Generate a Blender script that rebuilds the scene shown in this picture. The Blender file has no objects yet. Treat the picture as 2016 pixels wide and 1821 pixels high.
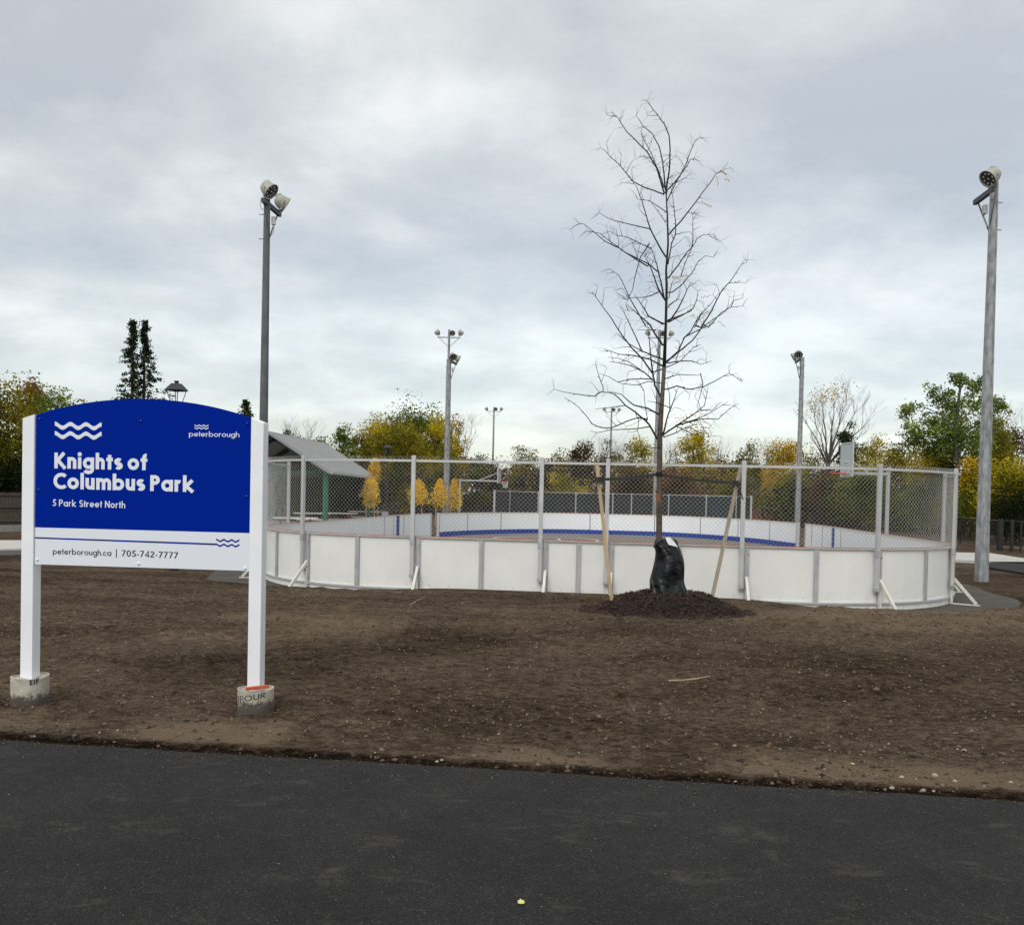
import bpy, math, random
import numpy as np
from mathutils import Vector, Matrix
R_ = math.radians
SC = bpy.context.scene
COL = SC.collection
# ------------------------------------------------------------------ camera, light, exposure
F, CX, H0 = 1700.0, 1008.0, 973.3           # focal length and horizon of the photograph, on a 2016 wide frame
ROLL, PITCH, EYE = 0.0217, 0.0216, 1.62
PY = H0 + F*math.tan(PITCH)
cam_d = bpy.data.cameras.new('camera'); cam = bpy.data.objects.new('camera', cam_d); COL.objects.link(cam)
cam_d.sensor_width = 36; cam_d.lens = 36*F/2016; cam_d.shift_y = (PY-910.5)/2016
cam_d.clip_start = 0.05; cam_d.clip_end = 3000
_r = Vector((1, 0, 0)); _f = Vector((0, math.cos(PITCH), -math.sin(PITCH))); _u = _r.cross(_f)
_x = _r*math.cos(ROLL)+_u*math.sin(ROLL); _y = -_r*math.sin(ROLL)+_u*math.cos(ROLL)
mw = Matrix((_x, _y, -_f)).transposed().to_4x4(); mw.translation = (0, 0, EYE); cam.matrix_world = mw
SC.camera = cam
SC.render.engine = 'CYCLES'
SC.view_settings.view_transform = 'Standard'; SC.view_settings.look = 'None'
SC.view_settings.exposure = 0.12; SC.view_settings.gamma = 1; SC.view_settings.use_curve_mapping = False
SUN_EL, SUN_AZ = 42, 200                     # soft sun behind the overcast, from behind the camera's left shoulder
W = bpy.data.worlds.new('World'); SC.world = W; W.use_nodes = True
nt = W.node_tree; nt.nodes.clear()
def N(t, kind, **kw):
    n = t.nodes.new(kind)
    for k, v in kw.items():
        if k.startswith('i_'):
            key = k[2:]
            n.inputs[int(key) if key.isdigit() else key.replace('_', ' ')].default_value = v
        else: setattr(n, k, v)
    return n
out = N(nt, 'ShaderNodeOutputWorld')
sky = N(nt, 'ShaderNodeTexSky', sky_type='NISHITA', sun_disc=False)
sky.sun_elevation = R_(SUN_EL); sky.sun_rotation = R_(SUN_AZ)
bg1 = N(nt, 'ShaderNodeBackground', i_Strength=0.05); nt.links.new(sky.outputs[0], bg1.inputs[0])
tc = N(nt, 'ShaderNodeTexCoord'); sep = N(nt, 'ShaderNodeSeparateXYZ'); nt.links.new(tc.outputs['Generated'], sep.inputs[0])
ab = N(nt, 'ShaderNodeMath', operation='MAXIMUM', i_1=0.0); nt.links.new(sep.outputs[2], ab.inputs[0])
ad = N(nt, 'ShaderNodeMath', operation='ADD', i_1=0.28); nt.links.new(ab.outputs[0], ad.inputs[0])
dx = N(nt, 'ShaderNodeMath', operation='DIVIDE'); nt.links.new(sep.outputs[0], dx.inputs[0]); nt.links.new(ad.outputs[0], dx.inputs[1])
dy = N(nt, 'ShaderNodeMath', operation='DIVIDE'); nt.links.new(sep.outputs[1], dy.inputs[0]); nt.links.new(ad.outputs[0], dy.inputs[1])
cb = N(nt, 'ShaderNodeCombineXYZ', i_2=3.7); nt.links.new(dx.outputs[0], cb.inputs[0]); nt.links.new(dy.outputs[0], cb.inputs[1])
mp = N(nt, 'ShaderNodeMapping'); mp.inputs['Scale'].default_value = (1.0, 1.1, 1); mp.inputs['Location'].default_value = (1.35, 0.6, 0); nt.links.new(cb.outputs[0], mp.inputs[0])
nz = N(nt, 'ShaderNodeTexNoise', i_Scale=2.2, i_Detail=7.0, i_Roughness=0.55, i_Distortion=0.15); nt.links.new(mp.outputs[0], nz.inputs['Vector'])
nz2 = N(nt, 'ShaderNodeTexNoise', i_Scale=0.7, i_Detail=2.0, i_Roughness=0.4, i_Distortion=0.2); nt.links.new(mp.outputs[0], nz2.inputs['Vector'])
mxn = N(nt, 'ShaderNodeMix', data_type='FLOAT'); mxn.inputs[0].default_value = 0.35
nt.links.new(nz.outputs[0], mxn.inputs[2]); nt.links.new(nz2.outputs[0], mxn.inputs[3])
cr = N(nt, 'ShaderNodeValToRGB'); nt.links.new(mxn.outputs[0], cr.inputs[0])
e = cr.color_ramp.elements; e[0].position = 0.39; e[0].color = (0.375, 0.378, 0.362, 1); e[1].position = 0.61; e[1].color = (0.665, 0.655, 0.600, 1)
m_ = cr.color_ramp.elements.new(0.50); m_.color = (0.490, 0.487, 0.450, 1)
zr = N(nt, 'ShaderNodeMapRange', i_1=0.3, i_2=1.0, i_3=1.0, i_4=1.75); nt.links.new(ab.outputs[0], zr.inputs[0])
bg2 = N(nt, 'ShaderNodeBackground'); nt.links.new(cr.outputs[0], bg2.inputs[0]); nt.links.new(zr.outputs[0], bg2.inputs[1])
adds = N(nt, 'ShaderNodeAddShader'); nt.links.new(bg1.outputs[0], adds.inputs[0]); nt.links.new(bg2.outputs[0], adds.inputs[1]); nt.links.new(adds.outputs[0], out.inputs[0])
sl = bpy.data.lights.new('sun', 'SUN'); sl.energy = 1.5; sl.angle = R_(35); sl.color = (1, 0.97, 0.93)
so = bpy.data.objects.new('sun', sl); COL.objects.link(so)
az = R_(SUN_AZ); el = R_(SUN_EL)
sd = Vector((math.sin(az)*math.cos(el), math.cos(az)*math.cos(el), math.sin(el)))
so.rotation_euler = sd.to_track_quat('Z', 'Y').to_euler()

# ------------------------------------------------------------------ picture <-> place
def ray(px, py):
    a = (px-CX)/F; b = (py-PY)/F
    x = a*math.cos(ROLL)+b*math.sin(ROLL); y = -a*math.sin(ROLL)+b*math.cos(ROLL)
    return Vector((x, math.cos(PITCH)-y*math.sin(PITCH), -math.sin(PITCH)-y*math.cos(PITCH)))
def at(px, py, Y):
    d = ray(px, py); return Vector((d.x*Y/d.y, Y, EYE+d.z*Y/d.y))
def atz(px, py, z):
    d = ray(px, py); t = (z-EYE)/d.z; return Vector((d.x*t, d.y*t, z))
def px_of(p):
    Y, Z = p[1], p[2]-EYE
    d = Y*math.cos(PITCH)-Z*math.sin(PITCH); u = Z*math.cos(PITCH)+Y*math.sin(PITCH)
    x = p[0]/d; y = -u/d
    return CX+F*(x*math.cos(ROLL)-y*math.sin(ROLL)), PY+F*(x*math.sin(ROLL)+y*math.cos(ROLL))

# ------------------------------------------------------------------ mesh helpers
def hash2(ix, iy, seed):
    h = (ix.astype(np.int64)*374761393 + iy.astype(np.int64)*668265263 + seed*974711) & 0xffffffff
    h = ((h ^ (h >> 13))*1274126177) & 0xffffffff
    return ((h ^ (h >> 16)) & 0xffffff)/float(0xffffff)
def vnoise(x, y, seed=0):
    ix = np.floor(x); iy = np.floor(y); fx = x-ix; fy = y-iy
    fx = fx*fx*(3-2*fx); fy = fy*fy*(3-2*fy)
    a = hash2(ix, iy, seed); b = hash2(ix+1, iy, seed); c = hash2(ix, iy+1, seed); d = hash2(ix+1, iy+1, seed)
    return (a*(1-fx)+b*fx)*(1-fy)+(c*(1-fx)+d*fx)*fy-0.5
def fbm(x, y, o=4, seed=0):
    s = 0; a = 1
    for i in range(o): s = s+a*vnoise(x*2**i+i*17.3, y*2**i-i*9.1, seed+i); a *= .5
    return s
def sstep(a, b, x):
    t = np.clip((x-a)/(b-a), 0, 1); return t*t*(3-2*t)
ROOTLOC = {}
def link(o, parent=None):
    COL.objects.link(o)
    if parent is not None: o.parent = parent
def fast_mesh(name, v, faces, n):
    """v (k,3); faces (m,n) all of one size"""
    me = bpy.data.meshes.new(name); v = np.asarray(v, np.float32); faces = np.asarray(faces, np.int32)
    me.vertices.add(len(v)); me.vertices.foreach_set('co', v.ravel())
    m = len(faces); me.loops.add(m*n); me.loops.foreach_set('vertex_index', faces.ravel())
    me.polygons.add(m); me.polygons.foreach_set('loop_start', np.arange(0, m*n, n, dtype=np.int32))
    me.update(calc_edges=True); return me
def origin_of(p):
    o = Vector((0, 0, 0))
    while p is not None: o += Vector(p.location); p = p.parent
    return o
class MB:
    def __init__(s): s.v = []; s.f = []
    def add(s, vs, fs):
        k = len(s.v); s.v += [tuple(p) for p in vs]; s.f += [tuple(i+k for i in f) for f in fs]; return s
    def box(s, c, size, ax=None):
        c = Vector(c); hx, hy, hz = size[0]/2, size[1]/2, size[2]/2
        X, Y, Z = ax if ax else (Vector((1, 0, 0)), Vector((0, 1, 0)), Vector((0, 0, 1)))
        vs = [c+X*(a*hx)+Y*(b*hy)+Z*(d*hz) for d in (-1, 1) for a, b in ((-1, -1), (1, -1), (1, 1), (-1, 1))]
        return s.add(vs, [(3, 2, 1, 0), (4, 5, 6, 7), (0, 1, 5, 4), (1, 2, 6, 5), (2, 3, 7, 6), (3, 0, 4, 7)])
    def bar(s, a, b, w, d, up=None):
        a = Vector(a); b = Vector(b); Z = (b-a); L = Z.length; Z.normalize()
        ref = Vector(up) if up is not None else (Vector((0, 0, 1)) if abs(Z.z) < .95 else Vector((0, 1, 0)))
        X = ref.cross(Z).normalized(); Y = Z.cross(X)
        return s.box((a+b)/2, (w, d, L), (X, Y, Z))
    def tube(s, pts, rad, n=6, cap=True):
        pts = [Vector(p) for p in pts]; m = len(pts)
        if not hasattr(rad, '__len__'): rad = [rad]*m
        rings = []; up = None
        for i, p in enumerate(pts):
            t = (pts[min(i+1, m-1)]-pts[max(i-1, 0)])
            if t.length < 1e-9: t = Vector((0, 0, 1))
            t.normalize()
            if up is None: up = Vector((0, 0, 1)) if abs(t.z) < .9 else Vector((1, 0, 0))
            x = up.cross(t)
            if x.length < 1e-6: x = Vector((1, 0, 0)).cross(t)
            x.normalize(); y = t.cross(x); up = y
            rings.append([p+(x*math.cos(2*math.pi*k/n)+y*math.sin(2*math.pi*k/n))*rad[i] for k in range(n)])
        vs = [q for r in rings for q in r]; fs = []
        for i in range(m-1):
            for k in range(n):
                fs.append((i*n+k, i*n+(k+1) % n, (i+1)*n+(k+1) % n, (i+1)*n+k))
        if cap: fs += [tuple(range(n))[::-1], tuple((m-1)*n+k for k in range(n))]
        return s.add(vs, fs)
    def lathe(s, prof, n=24, origin=(0, 0, 0), ax=None):
        o = Vector(origin); X, Y, Z = ax if ax else (Vector((1, 0, 0)), Vector((0, 1, 0)), Vector((0, 0, 1)))
        vs = []; fs = []
        for r, z in prof:
            for k in range(n):
                a = 2*math.pi*k/n; vs.append(o+X*(r*math.cos(a))+Y*(r*math.sin(a))+Z*z)
        for i in range(len(prof)-1):
            for k in range(n): fs.append((i*n+k, i*n+(k+1) % n, (i+1)*n+(k+1) % n, (i+1)*n+k))
        return s.add(vs, fs)
    def prism(s, poly, z0, z1):
        n = len(poly); vs = [(p[0], p[1], z0) for p in poly]+[(p[0], p[1], z1) for p in poly]
        return s.add(vs, [tuple(range(n))[::-1], tuple(range(n, 2*n))]+[(i, (i+1) % n, n+(i+1) % n, n+i) for i in range(n)])
    def build(s, name, mat, parent=None, smooth=False, bevel=0, label=None, kind=None):
        o0 = origin_of(parent); me = bpy.data.meshes.new(name)
        me.from_pydata([(a-o0.x, b-o0.y, c-o0.z) for a, b, c in s.v], [], s.f); me.update()
        me.materials.append(mat)
        if smooth: me.polygons.foreach_set('use_smooth', [True]*len(me.polygons))
        o = bpy.data.objects.new(name, me); link(o, parent)
        if bevel:
            b = o.modifiers.new('bevel', 'BEVEL'); b.width = bevel; b.segments = 2; b.limit_method = 'ANGLE'
        if label: o['label'] = label
        if kind: o['kind'] = kind
        return o
def tag(o, label=None, cat=None, group=None, kind=None):
    if label: o['label'] = label
    if cat: o['category'] = cat
    if group: o['group'] = group
    if kind: o['kind'] = kind
    return o
def empty(name, loc, label=None, cat=None, group=None):
    o = bpy.data.objects.new(name, None); o.location = loc; o.empty_display_size = .1; COL.objects.link(o)
    return tag(o, label, cat, group)
def copy_tree(o, parent=None):
    c = o.copy(); COL.objects.link(c); c.parent = parent
    for ch in list(o.children): copy_tree(ch, c)
    return c

# ------------------------------------------------------------------ materials
def mat(name, col, rough=.6, metal=0.0, var=0.0, vscale=8.0, bump=0.0, bscale=60.0, col2=None, spec=.5, stretch=(1, 1, 1), coord='Object', detail=5.0, dist=.02):
    m = bpy.data.materials.new(name); m.use_nodes = True; t = m.node_tree; p = t.nodes['Principled BSDF']
    p.inputs['Base Color'].default_value = (*col, 1); p.inputs['Roughness'].default_value = rough
    p.inputs['Metallic'].default_value = metal; p.inputs['Specular IOR Level'].default_value = spec
    tcn = N(t, 'ShaderNodeTexCoord'); mpn = N(t, 'ShaderNodeMapping'); mpn.inputs['Scale'].default_value = stretch
    t.links.new(tcn.outputs[coord], mpn.inputs[0])
    if var or col2:
        n = N(t, 'ShaderNodeTexNoise', i_Scale=vscale, i_Detail=detail, i_Roughness=.6); t.links.new(mpn.outputs[0], n.inputs['Vector'])
        r = N(t, 'ShaderNodeValToRGB'); t.links.new(n.outputs[0], r.inputs[0])
        c2 = col2 or tuple(c*(1-var) for c in col); c1 = col if col2 else tuple(min(1, c*(1+var*.6)) for c in col)
        r.color_ramp.elements[0].position = .35; r.color_ramp.elements[0].color = (*c2, 1)
        r.color_ramp.elements[1].position = .65; r.color_ramp.elements[1].color = (*c1, 1)
        t.links.new(r.outputs[0], p.inputs['Base Color'])
    if bump:
        n2 = N(t, 'ShaderNodeTexNoise', i_Scale=bscale, i_Detail=4.0); t.links.new(mpn.outputs[0], n2.inputs['Vector'])
        b = N(t, 'ShaderNodeBump', i_Strength=bump, i_Distance=dist); t.links.new(n2.outputs[0], b.inputs['Height']); t.links.new(b.outputs[0], p.inputs['Normal'])
    return m
def leaf_mat(name, cols, trans=.3, scale=.45):
    m = bpy.data.materials.new(name); m.use_nodes = True; t = m.node_tree; t.nodes.clear()
    o = N(t, 'ShaderNodeOutputMaterial'); g = N(t, 'ShaderNodeNewGeometry'); tcn = N(t, 'ShaderNodeTexCoord')
    n = N(t, 'ShaderNodeTexNoise', i_Scale=scale, i_Detail=2.0); t.links.new(tcn.outputs['Object'], n.inputs['Vector'])
    a = N(t, 'ShaderNodeMath', operation='MULTIPLY', i_1=.28); t.links.new(g.outputs['Random Per Island'], a.inputs[0])
    b = N(t, 'ShaderNodeMath', operation='MULTIPLY_ADD', i_1=1.9, i_2=-.60); t.links.new(n.outputs[0], b.inputs[0])
    c = N(t, 'ShaderNodeMath', operation='ADD'); t.links.new(a.outputs[0], c.inputs[0]); t.links.new(b.outputs[0], c.inputs[1])
    r = N(t, 'ShaderNodeValToRGB'); t.links.new(c.outputs[0], r.inputs[0]); E_ = r.color_ramp.elements
    E_[0].position = .1; E_[0].color = (*cols[0], 1); E_[1].position = .85; E_[1].color = (*cols[-1], 1)
    for i, cc in enumerate(cols[1:-1]): q = E_.new(.1+.75*(i+1)/(len(cols)-1)); q.color = (*cc, 1)
    d = N(t, 'ShaderNodeBsdfDiffuse'); tr = N(t, 'ShaderNodeBsdfTranslucent'); mx = N(t, 'ShaderNodeMixShader', i_0=trans)
    t.links.new(r.outputs[0], d.inputs[0]); t.links.new(r.outputs[0], tr.inputs[0]); t.links.new(d.outputs[0], mx.inputs[1]); t.links.new(tr.outputs[0], mx.inputs[2]); t.links.new(mx.outputs[0], o.inputs[0])
    return m
def ground_mat(name, dark, mid, light, pebble=True):
    m = bpy.data.materials.new(name); m.use_nodes = True; t = m.node_tree; p = t.nodes['Principled BSDF']; p.inputs['Roughness'].default_value = 1; p.inputs['Specular IOR Level'].default_value = .03
    tcn = N(t, 'ShaderNodeTexCoord'); mpn = N(t, 'ShaderNodeMapping'); mpn.inputs['Scale'].default_value = (.55, 1, 1); t.links.new(tcn.outputs['Object'], mpn.inputs[0])
    n1 = N(t, 'ShaderNodeTexNoise', i_Scale=.9, i_Detail=7.0, i_Roughness=.62, i_Distortion=.4); t.links.new(mpn.outputs[0], n1.inputs['Vector'])
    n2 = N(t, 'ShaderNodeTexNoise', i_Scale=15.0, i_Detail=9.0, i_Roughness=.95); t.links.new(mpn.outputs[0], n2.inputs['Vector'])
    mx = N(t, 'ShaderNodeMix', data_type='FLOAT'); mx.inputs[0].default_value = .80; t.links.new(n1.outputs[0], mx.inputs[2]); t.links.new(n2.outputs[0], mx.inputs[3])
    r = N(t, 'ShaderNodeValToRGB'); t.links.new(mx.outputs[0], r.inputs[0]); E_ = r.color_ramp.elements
    E_[0].position = .41; E_[0].color = (*dark, 1); E_[1].position = .61; E_[1].color = (*light, 1); q = E_.new(.5); q.color = (*mid, 1)  # dark end paints shade of soil hollows into the colour, with uneven soil tone
    at_ = N(t, 'ShaderNodeAttribute', attribute_name='dry'); da = N(t, 'ShaderNodeMath', operation='MULTIPLY_ADD', i_1=.06); t.links.new(at_.outputs['Fac'], da.inputs[0]); t.links.new(mx.outputs[0], da.inputs[2]); t.links.new(da.outputs[0], r.inputs[0])
    col = r.outputs[0]
    if pebble:
        v = N(t, 'ShaderNodeTexVoronoi', i_Scale=34.0); v.inputs['Randomness'].default_value = 1; t.links.new(tcn.outputs['Object'], v.inputs['Vector'])
        s = N(t, 'ShaderNodeMath', operation='LESS_THAN', i_1=.16); t.links.new(v.outputs['Distance'], s.inputs[0])
        sp = N(t, 'ShaderNodeSeparateColor'); t.links.new(v.outputs['Color'], sp.inputs[0])
        s2 = N(t, 'ShaderNodeMath', operation='GREATER_THAN', i_1=.93); t.links.new(sp.outputs[0], s2.inputs[0])
        s3 = N(t, 'ShaderNodeMath', operation='MULTIPLY'); t.links.new(s.outputs[0], s3.inputs[0]); t.links.new(s2.outputs[0], s3.inputs[1])
        mc = N(t, 'ShaderNodeMix', data_type='RGBA'); mc.inputs[7].default_value = (.24, .20, .16, 1)
        t.links.new(s3.outputs[0], mc.inputs[0]); t.links.new(col, mc.inputs[6]); col = mc.outputs[2]
    t.links.new(col, p.inputs['Base Color'])
    n3 = N(t, 'ShaderNodeTexNoise', i_Scale=38.0, i_Detail=6.0, i_Roughness=.8); t.links.new(mpn.outputs[0], n3.inputs['Vector'])
    b1 = N(t, 'ShaderNodeBump', i_Strength=1.0, i_Distance=.09); t.links.new(n3.outputs[0], b1.inputs['Height'])
    t.links.new(b1.outputs[0], p.inputs['Normal'])
    return m
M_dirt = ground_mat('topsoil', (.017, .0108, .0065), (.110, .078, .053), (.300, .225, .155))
def asphalt_mat():
    m = bpy.data.materials.new('fresh_asphalt'); m.use_nodes = True; t = m.node_tree; p = t.nodes['Principled BSDF']; p.inputs['Roughness'].default_value = .75; p.inputs['Specular IOR Level'].default_value = .25
    tcn = N(t, 'ShaderNodeTexCoord')
    n1 = N(t, 'ShaderNodeTexNoise', i_Scale=9.0, i_Detail=9.0, i_Roughness=.75); t.links.new(tcn.outputs['Object'], n1.inputs['Vector'])
    r = N(t, 'ShaderNodeValToRGB'); t.links.new(n1.outputs[0], r.inputs[0]); E_ = r.color_ramp.elements
    E_[0].position = .30; E_[0].color = (.0125, .0120, .0122, 1); E_[1].position = .72; E_[1].color = (.0270, .0248, .0238, 1)
    v = N(t, 'ShaderNodeTexVoronoi', i_Scale=170.0); t.links.new(tcn.outputs['Object'], v.inputs['Vector'])
    sp = N(t, 'ShaderNodeSeparateColor'); t.links.new(v.outputs['Color'], sp.inputs[0])
    mr = N(t, 'ShaderNodeMapRange', i_1=0.0, i_2=1.0, i_3=.25, i_4=1.8); t.links.new(sp.outputs[1], mr.inputs[0])
    mm = N(t, 'ShaderNodeVectorMath', operation='SCALE'); t.links.new(r.outputs[0], mm.inputs[0]); t.links.new(mr.outputs[0], mm.inputs['Scale'])
    # dusty scuffs
    n4 = N(t, 'ShaderNodeTexNoise', i_Scale=2.3, i_Detail=8.0, i_Roughness=.75, i_Distortion=.6); mp4 = N(t, 'ShaderNodeMapping'); mp4.inputs['Scale'].default_value = (.9, 1.9, 1); mp4.inputs['Location'].default_value = (3.1, 1.2, 0)
    t.links.new(tcn.outputs['Object'], mp4.inputs[0]); t.links.new(mp4.outputs[0], n4.inputs['Vector'])
    r4 = N(t, 'ShaderNodeMapRange', i_1=.56, i_2=.67, i_3=0.0, i_4=.8); t.links.new(n4.outputs[0], r4.inputs[0])
    mc = N(t, 'ShaderNodeMix', data_type='RGBA'); mc.inputs[7].default_value = (.075, .067, .055, 1); t.links.new(r4.outputs[0], mc.inputs[0]); t.links.new(mm.outputs[0], mc.inputs[6])
    v6 = N(t, 'ShaderNodeTexVoronoi', i_Scale=75.0); t.links.new(tcn.outputs['Object'], v6.inputs['Vector']); s6 = N(t, 'ShaderNodeSeparateColor'); t.links.new(v6.outputs['Color'], s6.inputs[0])
    g6 = N(t, 'ShaderNodeMath', operation='GREATER_THAN', i_1=.86); t.links.new(s6.outputs[0], g6.inputs[0]); l6 = N(t, 'ShaderNodeMath', operation='LESS_THAN', i_1=.34); t.links.new(v6.outputs['Distance'], l6.inputs[0])
    m6 = N(t, 'ShaderNodeMath', operation='MULTIPLY'); t.links.new(g6.outputs[0], m6.inputs[0]); t.links.new(l6.outputs[0], m6.inputs[1])
    c6_ = N(t, 'ShaderNodeMix', data_type='RGBA'); c6_.inputs[7].default_value = (.075, .071, .066, 1); t.links.new(m6.outputs[0], c6_.inputs[0]); t.links.new(mc.outputs[2], c6_.inputs[6])
    g7 = N(t, 'ShaderNodeMath', operation='LESS_THAN', i_1=.26); t.links.new(s6.outputs[1], g7.inputs[0]); m7 = N(t, 'ShaderNodeMath', operation='MULTIPLY'); t.links.new(g7.outputs[0], m7.inputs[0]); t.links.new(l6.outputs[0], m7.inputs[1])
    c7_ = N(t, 'ShaderNodeMix', data_type='RGBA'); c7_.inputs[7].default_value = (.006, .006, .006, 1); t.links.new(m7.outputs[0], c7_.inputs[0]); t.links.new(c6_.outputs[2], c7_.inputs[6])
    t.links.new(c7_.outputs[2], p.inputs['Base Color'])
    # open pores where the mat is coarse
    n5 = N(t, 'ShaderNodeTexNoise', i_Scale=1.7, i_Detail=3.0); t.links.new(tcn.outputs['Object'], n5.inputs['Vector'])
    r5 = N(t, 'ShaderNodeMapRange', i_1=.42, i_2=.62, i_3=.75, i_4=1.0); t.links.new(n5.outputs[0], r5.inputs[0])
    v2 = N(t, 'ShaderNodeTexNoise', i_Scale=70.0, i_Detail=5.0, i_Roughness=.7); t.links.new(tcn.outputs['Object'], v2.inputs['Vector'])
    b = N(t, 'ShaderNodeBump', i_Distance=.03); t.links.new(r5.outputs[0], b.inputs['Strength']); t.links.new(v2.outputs[0], b.inputs['Height']); t.links.new(b.outputs[0], p.inputs['Normal'])
    return m
M_asph = asphalt_mat()
M_pad = mat('dusty_pad', (.062, .052, .043), .9, var=.3, vscale=2.5, bump=.3, bscale=80)
M_floor = mat('rink_floor', (.145, .120, .098), .85, var=.15, vscale=.6)
M_conc = mat('new_concrete', (.44, .43, .39), .85, var=.12, vscale=1.5)
M_concd = mat('grey_concrete', (.24, .235, .22), .9, var=.2, vscale=2)
M_white = mat('white_powder_coat', (.78, .80, .83), .38, spec=.5, var=.04, vscale=3)
M_swhite = mat('white_sign_face', (.70, .735, .79), .35)
M_sblue = mat('blue_sign_face', (.0001, .0165, .255), .45, spec=.02)
M_slett = mat('sign_lettering_white', (.70, .74, .80), .4)
M_sblk = mat('sign_lettering_black', (.012, .014, .03), .45)
M_bblue = mat('blue_bolt', (.002, .014, .20), .3)
M_tubec = mat('cardboard_form', (.42, .39, .33), .9, var=.25, vscale=9, bump=.25, bscale=40)
M_orange = mat('orange_paint', (.50, .095, .03), .6, var=.25, vscale=25)
M_print = mat('black_print', (.02, .02, .02), .8)
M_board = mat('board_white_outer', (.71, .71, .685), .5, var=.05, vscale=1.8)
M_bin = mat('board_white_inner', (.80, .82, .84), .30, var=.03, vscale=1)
M_bwb = mat('white_bracket', (.60, .585, .52), .5, var=.1, vscale=9)
M_galv = mat('galvanised_steel', (.40, .41, .42), .5, metal=.25, var=.18, vscale=14, stretch=(1, 1, .3))
M_galvl = mat('aluminium_rail', (.50, .51, .51), .45, metal=.3, var=.08, vscale=5)
M_wire = mat('galvanised_wire', (.43, .43, .42), .5, metal=.3)
M_bolt = mat('bolt_head', (.12, .11, .10), .5, metal=.5)
M_red = mat('red_stripe', (.36, .035, .03), .5)
M_blue = mat('blue_kick_plate', (.002, .040, .27), .5, spec=.2)
M_seam = mat('seam_dark', (.08, .10, .14), .6)
M_paintw = mat('court_paint', (.62, .62, .58), .7)
M_polg = mat('galvanised_pole', (.265, .278, .285), .62, metal=.15, var=.42, vscale=9, stretch=(1, 1, .35), detail=6)
M_pold = mat('weathered_pole', (.105, .118, .128), .6, metal=.15, var=.3, vscale=7, stretch=(1, 1, .3))
M_arm = mat('dark_steel', (.05, .055, .06), .5, metal=.4)
M_head = mat('lamp_housing', (.33, .33, .27), .5, var=.2, vscale=8)
M_lens = mat('lamp_lens', (.012, .013, .016), .15)
M_led = mat('lamp_reflector', (.75, .78, .8), .2)
M_bark = mat('young_bark', (.014, .011, .009), .85, var=.35, vscale=14, bump=.5, bscale=40)
M_barkt = mat('trunk_bark', (.085, .065, .045), .9, var=.4, vscale=10, stretch=(1, 1, 2.5), bump=.4, bscale=35)
M_twig = mat('twig_brown', (.05, .04, .032), .9)
M_fbark = mat('far_bark', (.055, .048, .042), .95, var=.3, vscale=3)
M_fbarkl = mat('far_bark_pale', (.115, .10, .09), .95, var=.3, vscale=3)
M_orangem = mat('orange_mark', (.24, .075, .035), .8)
M_bag = mat('black_bag', (.0022, .0025, .0035), .28, spec=.35, bump=.6, bscale=7, dist=.05)
M_tag = mat('white_label', (.62, .63, .63), .5)
M_stake = mat('new_lumber', (.56, .42, .24), .75, var=.15, vscale=6, stretch=(6, 6, .6))
M_staked = mat('weathered_lumber', (.36, .30, .23), .8, var=.25, vscale=6, stretch=(6, 6, .6))
M_strap = mat('olive_strap', (.022, .021, .016), .7)
M_roof = mat('grey_metal_roof', (.33, .335, .34), .45, metal=.3, var=.06, vscale=2)
M_roofd = mat('grey_fascia', (.16, .165, .17), .5)
M_green = mat('green_steel', (.004, .135, .060), .45)
M_greend = mat('dark_green_beam', (.004, .045, .025), .5)
M_soff = mat('dark_soffit', (.03, .034, .036), .8)
M_blk = mat('black_metal', (.012, .012, .013), .4)
M_lampg = mat('lantern_glass', (.45, .47, .48), .2)
M_hoop = mat('orange_rim', (.62, .06, .02), .4)
M_net = mat('white_net', (.6, .6, .58), .7)
M_back = mat('clear_backboard', (.50, .56, .60), .12, spec=.8)
M_ws = mat('dark_windscreen', (.022, .024, .028), .85, var=.3, vscale=1.2)
M_wst = mat('teal_windscreen', (.018, .034, .042), .85, var=.2, vscale=1)
M_wood = mat('old_fence_wood', (.055, .042, .032), .9, var=.4, vscale=6, stretch=(1, 1, .3))
M_woodd = mat('dark_fence_wood', (.022, .018, .017), .9, var=.3, vscale=5)
M_brick = mat('red_brown_wall', (.13, .042, .028), .9, var=.3, vscale=2)
M_siding = mat('pale_siding', (.32, .34, .36), .7)
M_win = mat('window_glass', (.02, .025, .03), .1)
M_table = mat('table_white', (.55, .54, .50), .6)
M_tred = mat('red_frame', (.25, .03, .02), .6)
M_box = mat('grey_box', (.33, .34, .34), .6)
M_stone = mat('pale_stone', (.30, .265, .22), .85, var=.35, vscale=.9)
M_stick = mat('dry_stick', (.28, .21, .14), .9, var=.2, vscale=20)
M_yleaf = mat('yellow_leaf', (.62, .60, .20), .6)

# ------------------------------------------------------------------ rink outline
TILT, RCX, RCY, RW, RR, RR2, RL, S0 = 0.1285, 1.42, 16.05, 7.62, 4.0, 6.5, 26.0, -0.875
ZTOP = EYE-0.845; ZPAD = ZTOP-1.13; ZFL = ZPAD+0.14
ru = Vector((math.cos(TILT), -math.sin(TILT), 0)); rv = Vector((math.sin(TILT), math.cos(TILT), 0))
RB2 = 12.0                                   # the far corners are long ellipses
_t = np.linspace(0, math.pi/2, 160)
_oa = np.concatenate([np.linspace(0, RW-RR, 12)[:-1], RW-RR+RR*np.sin(_t), np.full(60, RW), RW-RR2+RR2*np.cos(_t), np.linspace(RW-RR2, 0, 12)[1:]])
_ob = np.concatenate([np.zeros(11), RR-RR*np.cos(_t), np.linspace(RR, RL-RB2, 62)[1:-1], RL-RB2+RB2*np.sin(_t), np.full(11, RL)])
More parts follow.
